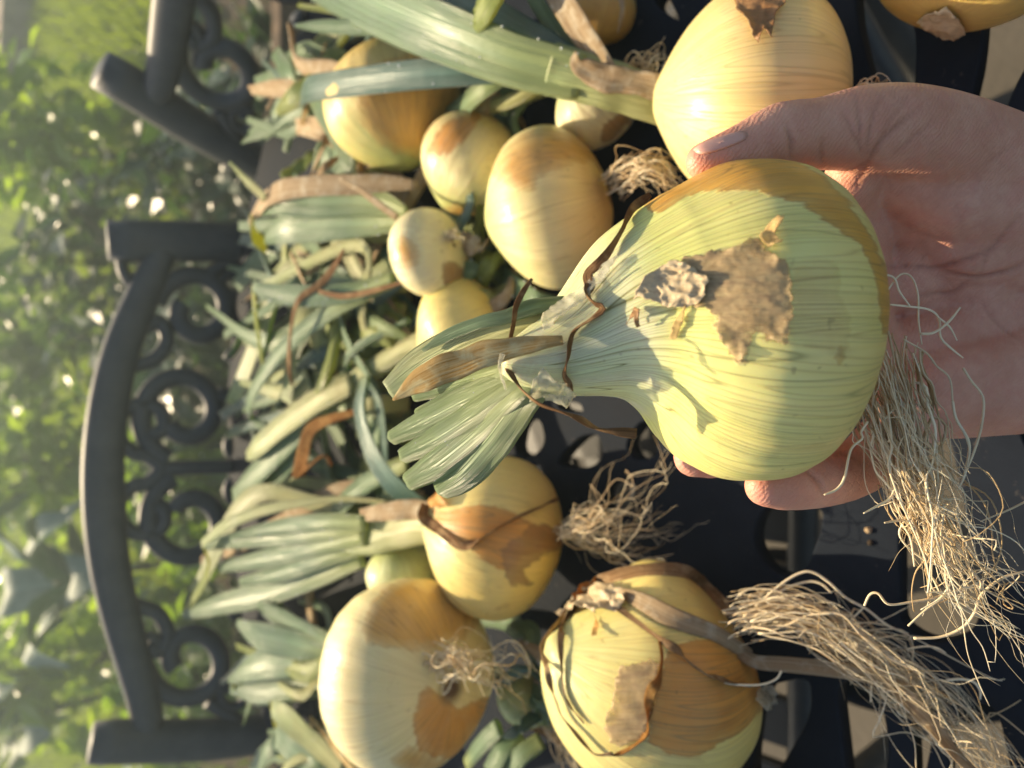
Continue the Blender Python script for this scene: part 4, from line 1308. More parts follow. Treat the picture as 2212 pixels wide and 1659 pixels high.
o9 = Onion('onion', 'small whitish onion tucked under the green stalk of the thumb onion', 1292, 232, 98, (-.6, -.6, .1),
           skin('onion_white', 19, pale=(.84, .80, .54), gold=0.2, tan=(.52, .42, .22), brown_amt=.2, tan_amt=.35), seed=19)
o9.peel([(1300, 270), (1340, 245), (1370, 250), (1340, 280), (1320, 300), (1300, 305)], P_DARK, off=.0004, jag=4, ripple=.0005, curl=.001, seed=91, step=5)
root_tuft(o9, None, [Z(1365, 170, .04), Z(1390, 140, .05), Z(1410, 125, .045), Z(1425, 160, .02)], 16, .005, .012, (.0004, .0006), seed=9, curl=.8)
o10 = Onion('onion', 'brown skinned onion in shade at the frame edge, beside the dry leaf', 1283, 22, 88, (.2, -.8, .3),
            skin('onion_brown', 20, pale=(.56, .36, .12), tan=(.50, .28, .08), brown=(.26, .12, .04), brown_amt=.6, tan_amt=.8), seed=20)
leaf(o10, [(1330, -20, .05), (1345, 10, .055), (1340, 50, .05), (1335, 70, .045)], [12, 16, 14, 6], M_TAN, name='dry_leaf')

# lower group
o11 = Onion('onion', 'onion bound by a dark dry strand, its fat green neck fanning into leaves', 1078, 1158, 170, (-1, -.2, .02),
            skin('onion_bound', 21, pale=(.85, .68, .24), tan=(.70, .50, .18), green=(.58, .60, .26), brown_amt=.35, tan_amt=.5, veins=.2), seed=21, nu=110)
o11.peel([(935, 1105), (975, 1100), (1040, 1085), (1090, 1100), (1150, 1130), (1215, 1150), (1210, 1180), (1130, 1200), (1090, 1235), (1040, 1210), (1000, 1170), (960, 1160)], P_ORANGE, off=.0006, jag=5, ripple=.0006, curl=.0012, seed=111)
o11.peel([(1080, 1190), (1150, 1130), (1210, 1140), (1222, 1180), (1180, 1200), (1120, 1230), (1150, 1260), (1100, 1265)], P_DARK, off=.0009, jag=4, ripple=.0006, curl=.001, seed=112)
o11.peel([(915, 1065), (940, 1040), (975, 1040), (965, 1080), (985, 1095), (940, 1105)], P_ORANGE, off=.001, jag=4, ripple=.001, curl=.004, seed=113, step=6, geo=True)
strand(o11, [(912, 1085), (925, 1120), (960, 1150), (1000, 1178), (1040, 1165), (1090, 1135), (1150, 1105), (1200, 1080)], [26, 24, 20, 14, 16, 18, 14, 8], M_BROWN, off=.002)
leaf(o11, [(965, 1135, .052), (920, 1130, .053), (860, 1140, .055), (790, 1158, .058), (740, 1170, .06)], [104, 92, 94, 84, 40], M_STALK, thick=.016, fold=0, name='neck', ruf=.03)
leaf(o11, [(945, 1105, .066), (890, 1100, .068), (840, 1105, .07), (780, 1112, .07)], [36, 44, 40, 26], M_TAN, name='sheath', wav=.06)
for L, wd in (([(790, 1140, .066), (690, 1150, .072), (560, 1160, .078), (440, 1178, .08)], [44, 50, 48, 22]),
              ([(790, 1160, .066), (680, 1180, .07), (570, 1208, .074), (470, 1228, .074)], [40, 44, 42, 20]),
              ([(780, 1180, .06), (690, 1206, .066), (600, 1240, .07), (520, 1258, .07)], [40, 44, 40, 20]),
              ([(780, 1200, .054), (680, 1240, .058), (560, 1285, .062), (470, 1308, .066), (395, 1330, .066)], [50, 62, 58, 44, 20]),
              ([(790, 1130, .07), (700, 1128, .076), (600, 1140, .08), (500, 1160, .084)], [36, 40, 36, 16])):
    leaf(o11, L, wd, M_LEAF, glints=16, thick=.0035, fold=-.1, hint=(0, -.4, 1))
leaf(o11, [(840, 1085, .06), (740, 1078, .068), (640, 1088, .078), (550, 1108, .086), (480, 1140, .09), (438, 1175, .09)], [10, 14, 20, 26, 28, 20], M_STALK, glints=4)
leaf(o11, [(440, 1180, .09), (452, 1215, .08), (440, 1260, .072), (398, 1325, .064)], [22, 30, 30, 14], M_LEAF_BACKLIT, thick=.001)
leaf(o11, [(880, 1000, .05), (800, 1040, .052), (740, 1090, .05), (715, 1110, .045)], [40, 46, 46, 20], M_LEAF)
leaf(o11, [(860, 1050, .046), (820, 1090, .046), (790, 1120, .044)], [34, 36, 30], M_LEAF)
root_tuft(o11, None, [Z(1228, 1140, .05), Z(1275, 1130, .055), Z(1340, 1110, .05), Z(1400, 1050, .04), Z(1425, 1000, .05)], 40, .011, .04, (.0002, .00045), seed=11, curl=.7, lens=(.3, 1.0))
root_tuft(o11, None, [Z(1228, 1150, .045), Z(1290, 1180, .03), Z(1380, 1180, .02), Z(1480, 1150, .02)], 26, .008, .024, (.0002, .00045), seed=12, curl=.6, lens=(.3, 1.0))

o12 = Onion('onion', 'small pale green bulb behind the bound onion and the root-side-up one', 868, 1236, 76, (-.3, -.9, .2),
            skin('onion_small', 22, pale=(.66, .72, .40), gold=0.1, tan=(.5, .5, .26), brown_amt=.05, tan_amt=.3), seed=22, lift=.01)

o13 = Onion('onion', 'big greenish onion turned root-side up, an orange torn skin on its belly', 882, 1455, 198, (-.62, .10, -.72),
            skin('onion_rootup', 23, pale=(.87, .80, .46), gold=0.3, tan=(.60, .50, .2), green=(.60, .66, .26), brown_amt=.1, tan_amt=.3, veins=.12), seed=23, lift=.035, nu=110)
o13.peel([(780, 1360), (800, 1300), (830, 1265), (880, 1245), (1000, 1260), (1050, 1330), (1000, 1380), (930, 1400), (905, 1405), (830, 1398), (790, 1385)], P_TAN, off=.0004, jag=5, ripple=.0005, curl=.001, seed=131)
o13.peel([(905, 1500), (925, 1480), (990, 1530), (1065, 1500), (1078, 1560), (1060, 1610), (1010, 1640), (950, 1640), (900, 1615), (890, 1570)], P_ORANGE, off=.0008, jag=5, ripple=.0008, curl=.0025, seed=132)
o13.peel([(840, 1640), (880, 1608), (960, 1640), (960, 1670), (880, 1680)], P_TAN, off=.0006, jag=4, ripple=.0005, curl=.001, seed=133)
hh = o13.hit(950, 1425)[0]
tow = nrm(CAM - hh)
root_tuft(o13, None, [hh, hh + tow * .012 - U * .004, hh + tow * .022 - U * .014 - R * .003, hh + tow * .02 - U * .03 - R * .006, hh + tow * .008 - U * .045 - R * .012], 55, .012, .026, (.0003, .0006), seed=13, curl=.75, lens=(.3, 1.0))
for L, wd, m_ in (([(745, 1395, .05), (680, 1372, .056), (610, 1335, .062), (560, 1305, .066)], [30, 46, 46, 18], M_LEAF),
                  ([(730, 1405, .05), (640, 1390, .06), (560, 1372, .07), (515, 1345, .074)], [40, 64, 62, 20], M_LEAF),
                  ([(720, 1440, .05), (640, 1430, .058), (560, 1438, .066), (497, 1470, .066)], [40, 64, 62, 16], M_LEAF),
                  ([(720, 1480, .046), (640, 1485, .052), (560, 1495, .06), (500, 1490, .066)], [40, 54, 50, 16], M_LEAF),
                  ([(505, 1470, .066), (520, 1490, .05), (580, 1480, .045)], [36, 40, 30], M_LEAF_BACKLIT),
                  ([(740, 1660, .05), (680, 1600, .058), (630, 1555, .066), (590, 1530, .07)], [60, 74, 80, 40], M_STALK),
                  ([(720, 1690, .05), (660, 1640, .056), (600, 1590, .06)], [50, 70, 60], M_LEAF),
                  ([(780, 1680, .05), (720, 1610, .055), (670, 1550, .06)], [20, 26, 14], M_GOLD),
                  ([(590, 1535, .066), (600, 1555, .05), (640, 1560, .045)], [46, 50, 40], M_LEAF_BACKLIT)):
    leaf(o13, L, wd, m_, glints=7, thick=.0028, fold=.15)

o14 = Onion('onion', 'large onion wrapped in brown dry straps, orange skin, long pale roots trailing off', 1418, 1418, 236, (-1, -.02, .16),
            skin('onion_straps', 24, pale=(.84, .70, .24), tan=(.72, .55, .22), brown=(.46, .22, .06), green=(.58, .62, .28), brown_amt=.18, tan_amt=.45, veins=.3, vein_k=5), seed=24, nu=140, bend=(0, .16, 0), lump=.02, ratio=1.06)
o14.peel(z6([(1230, 870), (1400, 800), (1560, 790), (1700, 860), (1850, 900), (1940, 1050), (1900, 1250), (1760, 1420), (1400, 1600), (1250, 1570), (1120, 1480), (1150, 1250), (1210, 1000)]), P_ORANGE, off=.0003, jag=6, ripple=.0002, curl=.0006, seed=141)
o14.peel(z6([(940, 970), (1130, 930), (1200, 960), (1180, 1100), (1120, 1300), (1090, 1450), (950, 1510), (880, 1480), (820, 1380), (870, 1250), (910, 1100)]), P_GREY, off=.0007, jag=4, ripple=.0006, curl=.0012, seed=142)
o14.peel(z6([(430, 500), (560, 480), (640, 490), (800, 470), (960, 470), (1010, 520), (940, 610), (800, 650), (600, 660), (540, 640), (490, 600)]), P_CRUMPLE, off=.002, jag=5, ripple=.003, curl=.004, seed=143, step=5)
o14.peel(z6([(1150, 250), (1300, 200), (1500, 250), (1650, 380), (1680, 460), (1500, 390), (1350, 340), (1180, 330)]), P_FILM, off=.0003, jag=4, ripple=.0003, curl=.0006, seed=144)
o14.peel(z6([(770, 640), (800, 700), (800, 790), (775, 800), (765, 720)]), P_ORANGE, off=.001, jag=1.5, ripple=.0006, curl=.002, seed=145, step=4, geo=True)
o14.peel(z6([(1110, 1470), (1300, 1450), (1450, 1560), (1500, 1640), (1100, 1640), (960, 1560)]), P_FILM, off=.0008, jag=5, ripple=.0006, curl=.001, seed=146)
o14.peel(z6([(1790, 1190), (1850, 1110), (1930, 1100), (1955, 1220), (1865, 1270)]), P_MEMB, off=.002, jag=3, ripple=.002, curl=.004, seed=147, step=5)
o14.peel(z6([(1690, 560), (1760, 560), (1800, 700), (1830, 860), (1780, 850), (1700, 760), (1680, 660)]), P_DARK, off=.0008, jag=5, ripple=.001, curl=.002, seed=148, step=5)
strand(o14, z6([(640, 490), (720, 470), (800, 425), (950, 380), (1150, 345), (1350, 360), (1520, 415), (1680, 490), (1790, 550)]), [10, 22, 28, 26, 24, 26, 24, 22, 14], M_STRAP, off=.002, twist=(0, 20, -10, 20))
sb = o14.on(z6([(960, 500), (1100, 560), (1250, 650), (1400, 705), (1550, 765), (1660, 840), (1750, 900)]), .003)
dl = depth_of(sb[-1])
tail = z8([(120, 660), (240, 735), (450, 755), (700, 775), (950, 810), (1200, 870), (1310, 950), (1420, 1070), (1530, 1190), (1620, 1310), (1720, 1430), (1850, 1560)])
sb += [W(x, y, d) for (x, y), d in zip(tail, np.linspace(dl - .001, .285, len(tail)))]
geo = strap(sb, px([20, 40, 44, 42, 36, 30, 22, 26, 32, 34, 32, 34, 36, 40, 38, 36, 34, 30], sb), .0012, hint=-F, fold=.22, wav=.03, ruf=.07, n=150, twist=[0, 10, -15, 20, 40, 0, -20, 30, 50], seed=5)
o14.part(geo, 'dry_leaf', M_TAN)
strand(o14, z6([(700, 490), (830, 520), (930, 600), (1050, 680), (1180, 770), (1300, 870), (1400, 960), (1500, 1030), (1580, 1060), (1680, 1092), (1790, 1110)]), [8, 14, 16, 15, 17, 14, 13, 15, 12, 14, 10], M_STRAP, off=.002)
strand(o14, z6([(560, 480), (440, 490), (425, 600), (440, 720), (415, 850), (470, 980), (490, 1090), (530, 1200), (570, 1300), (650, 1400), (720, 1480), (790, 1540), (900, 1545)]), [14, 14, 10, 10, 10, 12, 9, 9, 8, 8, 10, 10], M_STRAP, off=.003)
strand(o14, z6([(1200, 815), (1215, 920), (1190, 1050), (1140, 1150), (1120, 1290), (1100, 1400), (1050, 1480), (960, 1530), (900, 1560)]), [5, 10, 16, 18, 16, 18, 12, 9, 8], M_ORANGE, off=.0016)
strand(o14, z6([(610, 540), (560, 680), (540, 800), (548, 950), (565, 1130), (610, 1240), (700, 1350)]), [12, 14, 12, 12, 10, 8, 6], M_STRAP, off=.0016)
strand(o14, z6([(610, 500), (590, 400), (640, 300), (690, 220)]), [22, 28, 22, 6], M_ORANGE, off=.004)
rp = [o14.bottom + o14.a * .004]
rg = dpts([(1608, 1335, .335), (1680, 1320, .328), (1760, 1345, .322), (1860, 1410, .318), (1960, 1480, .314), (2060, 1570, .308), (2180, 1700, .298), (2300, 1840, .29)])
ex = []
for L, d0, d1 in ((z8([(240, 330), (420, 170), (560, 85), (660, 75), (780, 150), (900, 260), (1060, 350), (1200, 460), (1350, 530)]), .33, .315),
                  (z8([(190, 300), (200, 240), (260, 250), (290, 300)]), .334, .33),
                  (z8([(250, 320), (450, 200), (620, 145), (720, 160), (800, 230)]), .33, .322),
                  (z8([(1040, 330), (900, 460), (780, 540), (700, 560)]), .32, .325),
                  (z8([(1090, 860), (1090, 940), (1085, 1030)]), .318, .32),
                  (z8([(1160, 880), (1190, 990), (1260, 1040), (1290, 1110), (1350, 1150)]), .317, .318),
                  (z8([(1420, 290), (1600, 280), (1750, 340), (1900, 400), (2060, 445)]), .316, .312),
                  (z8([(1640, 870), (1740, 860), (1840, 880), (1890, 940), (1890, 1010)]), .308, .305),
                  (z8([(1350, 640), (1480, 620), (1570, 630), (1640, 670)]), .312, .306),
                  (z8([(430, 800), (390, 860), (280, 900), (100, 900), (-60, 870)]), .325, .33)):
    pts = [W(x, y, d) for (x, y), d in zip(L, np.linspace(d0, d1, len(L)))]
    ex.append((pts, random.uniform(.00035, .0006)))
root_tuft(o14, None, rg, 140, .013, .024, (.00016, .00050), seed=14, curl=.46, extra=ex, lens=(.4, 1.0))

o15 = Onion('onion', 'little green bulb in shade between the root-side-up onion and the strapped one', 1135, 1505, 66, (-.5, .5, -.3),
            skin('onion_green', 25, pale=(.36, .46, .20), tan=(.4, .44, .2), brown_amt=.05, tan_amt=.2), seed=25)
for L, wd in (([(1130, 1590, .02), (1090, 1620, .03), (1060, 1670, .035)], [40, 50, 50]), ([(1170, 1600, .02), (1120, 1640, .03), (1090, 1700, .03)], [40, 46, 46]), ([(1010, 1650, .02), (1040, 1610, .03), (1080, 1570, .03)], [30, 40, 40])):
    leaf(o15, L, wd, M_LEAF, thick=.004)
root_tuft(o15, None, [Z(1190, 1560, .03), Z(1215, 1600, .03), Z(1240, 1650, .025), Z(1260, 1700, .02)], 14, .008, .018, (.0004, .0007), seed=15, curl=.5)
o16 = Onion('onion', 'yellow onion barely showing below the strapped one, cut by the frame edge', 1570, 1790, 150, (-.4, .8, .1),
            skin('onion_low', 26, brown_amt=.15), seed=26)

# cut leaves fanning out of the necks, filling the pile
LOOSE = [M_LEAF, M_LEAF, M_LEAF_BLUE, M_STALK, M_LEAF, M_TAN, M_LEAF_BACKLIT]
rl = np.random.default_rng(77)
for on_, (nx, ny), a0, sp_a, n, (l0, l1), hmax in ((o6, (770, 200), 175, 50, 16, (90, 200), .05), (o6, (800, 330), 150, 30, 6, (80, 170), .04),
                                                   (o7, (880, 500), 178, 26, 10, (160, 330), .05), (o8, (860, 640), 172, 24, 16, (160, 330), .055),
                                                   (o8, (900, 760), 150, 26, 20, (170, 400), .05), (o8, (850, 900), 150, 24, 12, (150, 330), .04),
                                                   (o11, (900, 1080), 170, 14, 10, (150, 420), .05), (o13, (760, 1420), 176, 30, 12, (120, 240), .05),
                                                   (o13, (760, 1600), 195, 20, 8, (90, 190), .05), (o4, (1110, 560), 200, 40, 8, (100, 220), .03),
                                                   (o2, (1230, 140), 205, 12, 6, (160, 420), .06), (o15, (1180, 1500), 120, 60, 8, (60, 130), .03)):
    for i in range(int(n * 1.9)):
        a = math.radians(rl.normal(a0, sp_a * .6))
        L = rl.uniform(l0, l1) * 1.2
        x, y = nx + rl.normal(0, 22), ny + rl.normal(0, 26)
        h = rl.uniform(.004, hmax * .7)
        bx, by = rl.normal(0, .42, 2)
        tip_h = max(.003, h + rl.uniform(-.01, .03))
        P3 = [(x, y, h), (x + .35 * L * math.cos(a), y - .35 * L * math.sin(a), h + rl.uniform(0, .028)),
              (x + .7 * L * math.cos(a + bx), y - .7 * L * math.sin(a + bx), tip_h + .006), (x + L * math.cos(a + bx + by), y - L * math.sin(a + bx + by), tip_h)]
        wd = rl.uniform(20, 58)
        leaf(on_, P3, [wd * .7, wd, wd, wd * rl.uniform(.15, .8)], LOOSE[rl.integers(len(LOOSE))], glints=int(rl.integers(4, 12)), fold=rl.uniform(-.2, .35), wav=.02, ruf=.04, thick=rl.choice((.001, .0015, .002, .003, .005, .007)), twist=rl.uniform(-50, 50))

# scraps that lie loose on the table
for i, (L, wd, m_, lab) in enumerate((
    ([(690, 330, .02), (650, 360, .03), (612, 388, .04)], [30, 36, 28], M_LEAF_BACKLIT, 'yellow-green leaf scrap glowing against the light below the blue-green leaf'),
    ([(705, 95, .03), (675, 190, .045), (655, 270, .05)], [14, 20, 16], M_GOLD, 'narrow golden dry leaf scrap upright beside the onion under the leaf'),
    ([(1130, 600, .01), (1180, 640, .012), (1250, 650, .01)], [8, 14, 6], M_BROWN, 'dark brown leaf scrap in shade under the plump pale onion'),
    ([(1105, 230, .02), (1130, 270, .02), (1135, 300, .02)], [14, 12, 4], M_TAN, 'withered tan leaf tip between the small scabbed and whitish onions'),
    ([(1130, 1560, .012), (1210, 1600, .012), (1290, 1650, .01)], [12, 16, 10], M_BROWN, 'brown withered leaf lying under the little green bulb'),
    ([(830, 690, .05), (865, 715, .052), (890, 730, .05)], [24, 30, 8], M_TAN, 'curled brownish leaf scrap at the shoulder of the pale yellow onion'),
)):
    pts = zpts(L)
    geo = strap(pts, px(wd, pts), .0012, fold=.25, wav=.06, ruf=.05, twist=30, seed=i)
    tag(mk('leaf_scrap', geo[0], geo[1], m_, uv=geo[2], origin=pts[0]), lab, 'leaf', 'loose leaf scraps on the table')

# ------------------------------------------------------------------ the hand
def skin_mat():
    m = NT('skin')
    ob = m.obj()
    a = m.noise(ob, 45, 5, .6)
    b = m.noise(ob, 260, 4, .65)
    wr = m.n('TexWave', wave_type='BANDS', bands_direction='DIAGONAL')
    m.l(ob, wr.inputs['Vector'])
    wr.inputs['Scale'].default_value = 300
    wr.inputs['Distortion'].default_value = 6
    wr.inputs['Detail'].default_value = 3
    vor = m.n('TexVoronoi', feature='DISTANCE_TO_EDGE')
    m.l(ob, vor.inputs['Vector'])
    vor.inputs['Scale'].default_value = 420
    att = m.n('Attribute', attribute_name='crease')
    c = m.mix(m.ramp(a, [(.3, 0.0), (.7, 1.0)]), (.62, .29, .195), (.74, .41, .30))
    c = m.mix(m.math('MULTIPLY', m.ramp(b, [(.4, 0.0), (.7, 1.0)]), .35), c, (.50, .21, .14))
    c = m.mix(m.math('MULTIPLY', m.ramp(m.noise(ob, 130, 4, .6), [(.48, 0.0), (.68, 1.0)]), .35), c, (.70, .30, .23))
    tip = m.n('Attribute', attribute_name='tip')
    c = m.mix(m.math('MULTIPLY', tip.outputs['Fac'], .55), c, (.66, .27, .20))
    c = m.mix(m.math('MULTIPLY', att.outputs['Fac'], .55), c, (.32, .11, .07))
    m.set(Base_Color=c, Roughness=.5, Specular_IOR_Level=.4)
    m.sss(.3, .0032, (1, .35, .18))
    h = m.math('ADD', m.math('MULTIPLY', wr.outputs['Fac'], .25), m.math('ADD', m.math('MULTIPLY', m.ramp(vor.outputs['Distance'], [(0, 0.0), (.12, 1.0)]), .22), m.math('MULTIPLY', b, .8)))
    m.bump(h, .5, .0005)
    return m.m

def build_hand():
    def pt(p): return W(p[0], p[1], p[2])
    chains = {
        # x, y, depth, radius (mm)
        'thumb': [(2270, 420, .262, 20), (2090, 330, .249, 17.0), (1965, 285, .2385, 14.6), (1865, 279, .2335, 13.3), (1770, 290, .2300, 10.9), (1690, 294, .2270, 10.2), (1625, 322, .2248, 9.0), (1560, 346, .2225, 7.7), (1520, 350, .2215, 5.8)],
        'index': [(2300, 480, .268, 14), (1960, 470, .268, 13), (1838, 460, .2660, 10.5), (1650, 490, .2710, 9.2), (1500, 510, .2630, 8.4), (1445, 550, .2600, 7.4)],
        'middle': [(2300, 560, .270, 14), (1960, 610, .271, 12.5), (1810, 640, .2735, 10.5), (1620, 760, .2785, 9.4), (1480, 850, .2675, 8.4), (1440, 870, .262, 7.4)],
        'ring': [(2310, 640, .270, 14), (1990, 750, .268, 12.5), (1850, 800, .268, 10.5), (1690, 915, .2705, 9.4), (1570, 978, .260, 8.2), (1497, 988, .250, 6.8)],
        'pinky': [(2320, 740, .266, 15), (2060, 850, .259, 12.5), (1945, 925, .257, 10.8), (1860, 1005, .250, 9.6), (1780, 1036, .242, 9.0), (1700, 1046, .234, 8.4), (1653, 1050, .2305, 6.6)],
    }
    bm = bmesh.new()
    bmesh.ops.create_icosphere(bm, subdivisions=3, radius=1.0)
    SV = np.array([v.co[:] for v in bm.verts])
    SF = [tuple(v.index for v in f.verts) for f in bm.faces]
    bm.free()
    hmb = MB()
    def ball(c, r):
        hmb.add(SV * r + np.asarray(c), SF)
    def capsule(a, b, ra, rb):
        a, b = np.array(a), np.array(b)
        n = max(2, int(np.linalg.norm(b - a) / (min(ra, rb) * .28)))
        for i in range(n + 1):
            t = i / n
            ball(a * (1 - t) + b * t, ra * (1 - t) + rb * t)
    for nm, ch in chains.items():
        q = spline(np.array([np.r_[pt(c), c[3] / 1000] for c in ch]), len(ch) * 3)
        for a, b in zip(q[:-1], q[1:]): capsule(a[:3], b[:3], a[3], b[3])
    # heel, hypothenar and thenar pads, palm filling, wrist and forearm
    for a, b, ra, rb in (((2010, 845, .258), (2260, 790, .262), 13.5, 17), ((2150, 420, .256), (2330, 500, .266), 17, 20),
                         ((2330, 480, .276), (2330, 690, .276), 18, 18), ((2000, 540, .276), (2250, 600, .274), 13, 14), ((2010, 690, .274), (2250, 690, .274), 13, 15),
                         ((1872, 330, .2430), (1828, 408, .2490), 9.5, 9), ((1828, 408, .2490), (1832, 450, .2600), 9, 10), ((1832, 450, .2600), (1838, 490, .2670), 10, 10.5),
                         ((1842, 470, .2640), (1846, 560, .2665), 11, 11.5), ((1846, 560, .2665), (1848, 640, .2675), 11.5, 11.5), ((1848, 640, .2675), (1860, 720, .2665), 11.5, 11.5), ((1860, 720, .2665), (1870, 810, .2640), 11.5, 11), ((1930, 380, .258), (1870, 455, .270), 10, 10), ((2060, 420, .262), (1960, 440, .268), 14, 12),
                         ((2060, 860, .260), (2180, 845, .260), 14.5, 15.5),
                         ((1925, 372, .2515), (2050, 430, .2550), 10.5, 17), ((2050, 430, .2550), (2250, 470, .2620), 17, 21),
                         ((1945, 455, .2620), (2080, 535, .2630), 11, 16), ((2080, 535, .2630), (2280, 560, .2680), 16, 18),
                         ((1960, 560, .2690), (2100, 620, .2690), 12, 14)):
        capsule(pt(a), pt(b), ra / 1000, rb / 1000)
    for y in (500, 560, 620, 670):
        capsule(pt((2330, y, .277)), pt((2950, y - 20 + (y - 585) * .35, .298)), .0185, .027)
    me = bpy.data.meshes.new('tmp')
    me.from_pydata(np.vstack(hmb.v).tolist(), [], hmb.f)
    tmp = bpy.data.objects.new('tmp', me)
    COL.objects.link(tmp)
    r = tmp.modifiers.new('r', 'REMESH'); r.mode = 'VOXEL'; r.voxel_size = .00115; r.use_smooth_shade = True
    s = tmp.modifiers.new('s', 'SMOOTH'); s.factor = .5; s.iterations = 14
    dg = bpy.context.evaluated_depsgraph_get()
    m2 = bpy.data.meshes.new_from_object(tmp.evaluated_get(dg))
    bpy.data.objects.remove(tmp)
    n = len(m2.vertices)
    V = np.empty(n * 3); m2.vertices.foreach_get('co', V); V = V.reshape(-1, 3)
    N = np.empty(n * 3); m2.vertex_normals.foreach_get('vector', N); N = N.reshape(-1, 3)
    X, Y, D = proj(V)
    facing = np.clip(np.einsum('ij,ij->i', N, (CAM - V) / np.linalg.norm(CAM - V, axis=1)[:, None]) * 3, 0, 1)
    zA = zmap(1900, 180, 3.19)
    creases = [  # outline, depth mm, width (trace units)
        (zr([(180, 180), (450, 190), (700, 200), (850, 160), (1000, 110), (1100, 70), (1200, -40), (1330, -200)]), .9, 5.5),
        (zr([(700, 210), (850, 250), (950, 268), (1050, 268), (1200, 235), (1300, 200), (1400, 130)]), .8, 5),
        (zr([(560, 420), (700, 395), (830, 380), (960, 280)]), .6, 5),
        (zr([(1030, 270), (1080, 100), (1120, 0)]), .4, 4),
        (zr([(1040, 460), (1100, 560), (1200, 660), (1340, 760)]), .35, 4.5),
        (zA([(740, 900), (800, 780), (880, 640), (940, 550), (1020, 470), (1100, 400), (1250, 280)]), .8, 5.5),
        (zA([(790, 700), (770, 560), (770, 420), (760, 300), (740, 190)]), .55, 4),
        (zA([(830, 660), (840, 520), (870, 380), (900, 280), (960, 200)]), .5, 4),
        (zA([(790, 640), (730, 520), (690, 420), (640, 330)]), .4, 4),
        (zA([(900, 600), (960, 480), (1000, 400), (1080, 300), (1150, 200)]), .4, 4),
        (zA([(1010, 690), (1150, 560), (1280, 450), (1400, 350)]), .4, 4),
        (zA([(190, 440), (220, 520), (225, 600), (220, 680)]), .7, 5),
        (zA([(470, 540), (465, 640), (470, 740)]), .5, 5),
        (zA([(650, 800), (750, 760), (820, 700)]), .5, 4),
        (zA([(1750, 740), (1900, 640), (2050, 560)]), .3, 4),
        (zA([(1520, 1050), (1560, 1120), (1600, 1300)]), .25, 5),
        (zA([(1700, 500), (1780, 420), (1900, 350)]), .25, 4),
        (z7([(490, 545), (560, 590), (610, 650), (640, 720)]), .8, 5),
        (z7([(740, 400), (850, 430), (920, 480)]), .6, 5),
        (z7([(1500, 80), (1580, 160), (1650, 220)]), .6, 5),
        (z5([(1750, 920), (1800, 970), (1850, 1060)]), .5, 5),
    ]
    # skin folds across the thenar and the heel of the hand
    g = np.random.default_rng(5)
    for i in range(26):
        x = g.uniform(1960, 2210); y = g.uniform(230, 640); a = g.normal(2.2, .35)
        L = g.uniform(30, 90)
        creases.append(([(x, y), (x + L * .5 * math.cos(a) + g.uniform(-5, 5), y - L * .5 * math.sin(a)), (x + L * math.cos(a), y - L * math.sin(a))], g.uniform(.08, .18), 3))
    cr = np.zeros(n)
    disp = np.zeros(n)
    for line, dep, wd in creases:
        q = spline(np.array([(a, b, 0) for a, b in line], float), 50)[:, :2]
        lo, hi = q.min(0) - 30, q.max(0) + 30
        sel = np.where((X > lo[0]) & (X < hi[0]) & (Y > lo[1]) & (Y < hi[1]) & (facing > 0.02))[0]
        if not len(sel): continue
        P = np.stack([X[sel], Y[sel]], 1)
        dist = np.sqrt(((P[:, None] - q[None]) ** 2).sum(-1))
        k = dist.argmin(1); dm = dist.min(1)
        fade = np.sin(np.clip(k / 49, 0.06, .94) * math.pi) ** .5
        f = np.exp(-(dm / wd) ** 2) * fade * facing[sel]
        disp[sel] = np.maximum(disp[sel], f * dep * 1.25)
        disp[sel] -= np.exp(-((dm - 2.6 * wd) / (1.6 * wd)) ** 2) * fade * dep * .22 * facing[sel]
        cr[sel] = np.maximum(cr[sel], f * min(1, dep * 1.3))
    V2 = V - N * (disp / 1000)[:, None]
    m2.vertices.foreach_set('co', V2.ravel())
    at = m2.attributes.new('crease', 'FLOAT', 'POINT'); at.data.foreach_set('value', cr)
    tips = [pt(chains[k][-1]) for k in ('thumb', 'ring', 'pinky')]
    tp = np.max([np.exp(-(np.linalg.norm(V - t, axis=1) / .016) ** 2) for t in tips], axis=0)
    at = m2.attributes.new('tip', 'FLOAT', 'POINT'); at.data.foreach_set('value', tp)
    m2.polygons.foreach_set('use_smooth', [True] * len(m2.polygons))
    m2.materials.clear(); m2.materials.append(skin_mat())
    base = pt((2330, 585, .28))
    root = empty('hand', base, 'bare right hand, palm up, fingers curled around the largest onion', 'hand')
    ob = bpy.data.objects.new('palm_and_fingers', m2)
    m2.transform(Matrix.Translation(-Vector(base)))
    COL.objects.link(ob)
    ob.parent = root
    # thumb nail on the upper side, near the tip
    nail = NT('nail')
    nail.set(Base_Color=(.72, .38, .31), Roughness=.4, Specular_IOR_Level=.5)
    nail.sss(.3, .003, (1, .5, .35))
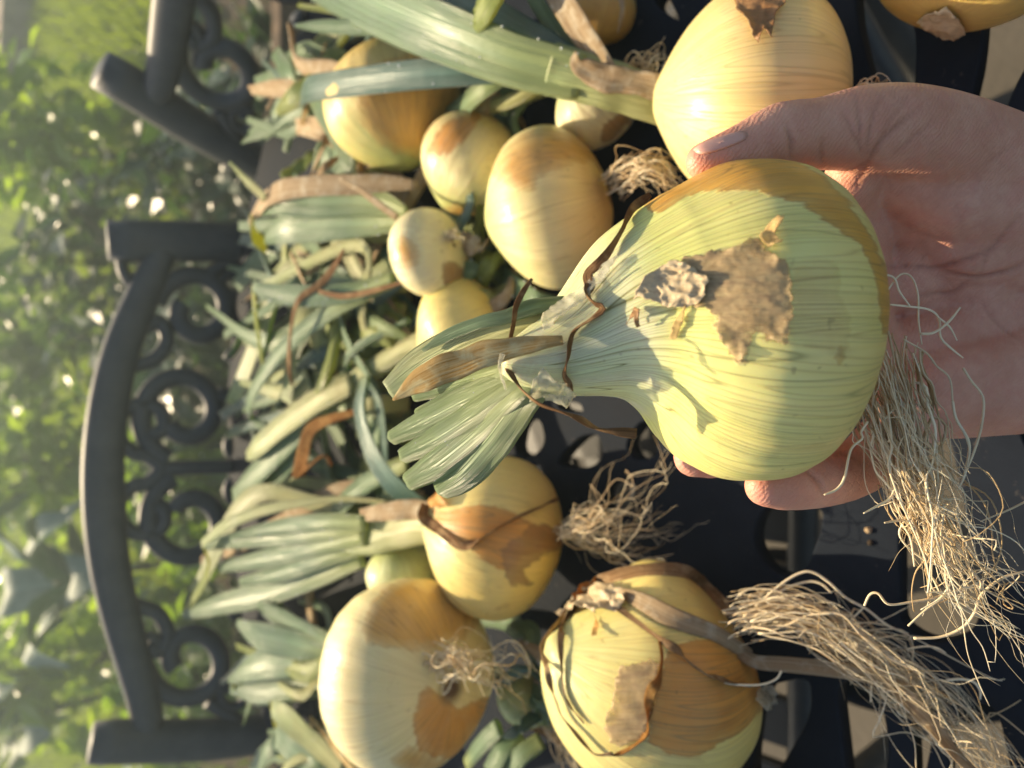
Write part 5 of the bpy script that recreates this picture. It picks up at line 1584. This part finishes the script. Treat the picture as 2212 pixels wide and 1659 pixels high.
    hb_ = BVHTree.FromPolygons([tuple(v) for v in V2], [tuple(p.vertices) for p in m2.polygons])
    NP = np.array([(1497, 324), (1512, 311), (1555, 295), (1598, 284), (1614, 288), (1610, 302), (1575, 318), (1535, 331), (1508, 333)], float)
    cen = NP.mean(0)
    VV, ff = [], []
    rings = 5
    q = spline(np.c_[np.vstack([NP, NP[:1]]), np.zeros(10)], 33)[:-1, :2]
    for i in range(rings + 1):
        for x, y in (cen + (q - cen) * (i / rings)):
            d = nrm(W(x, y, 1.0) - CAM)
            loc, nn_, _, _ = hb_.ray_cast(Vector(CAM), Vector(d))
            if loc is None:
                loc, nn_, _, _ = hb_.find_nearest(Vector(W(x, y, .2215)))
            VV.append(np.array(loc) + np.array(nn_) * (.0005 if i < rings else .0001))
    for i in range(rings):
        for j in range(32):
            a_, b_ = i * 32 + j, i * 32 + (j + 1) % 32
            ff.append((a_, b_, b_ + 32, a_ + 32))
    o = mk('thumbnail', VV, ff, nail.m, root)
    md = o.modifiers.new('t', 'SOLIDIFY'); md.thickness = .0006; md.offset = -1
    return root
build_hand()

# ------------------------------------------------------------------ crumbs on the table
for i, (x, y, r_, m_, lab) in enumerate(((1876, 1144, .0016, M_TAN, 'pale crumb lying between the egg-shaped hole and the long slot'),
                                        (1880, 1172, .0014, M_SOIL, 'dark soil crumb just under the pale crumb by the egg-shaped hole'),
                                        (1890, 1285, .0013, M_SOIL, 'dark elongated soil crumb beside the lower end of the long slot'))):
    p = Z(x, y, 0)
    bm = bmesh.new()
    bmesh.ops.create_icosphere(bm, subdivisions=2, radius=r_)
    for v in bm.verts: v.co *= 1 + .3 * mnoise.noise(Vector(v.co) * 900 + Vector((i, 0, 0)))
    me = bpy.data.meshes.new('crumb'); bm.to_mesh(me); bm.free()
    me.materials.append(m_)
    ob_ = bpy.data.objects.new('soil_crumb', me)
    ob_.location = (p[0], p[1], TABLE_Z + r_ * .5)
    COL.objects.link(ob_)
    tag(ob_, lab, 'crumb', 'soil crumbs on the table')
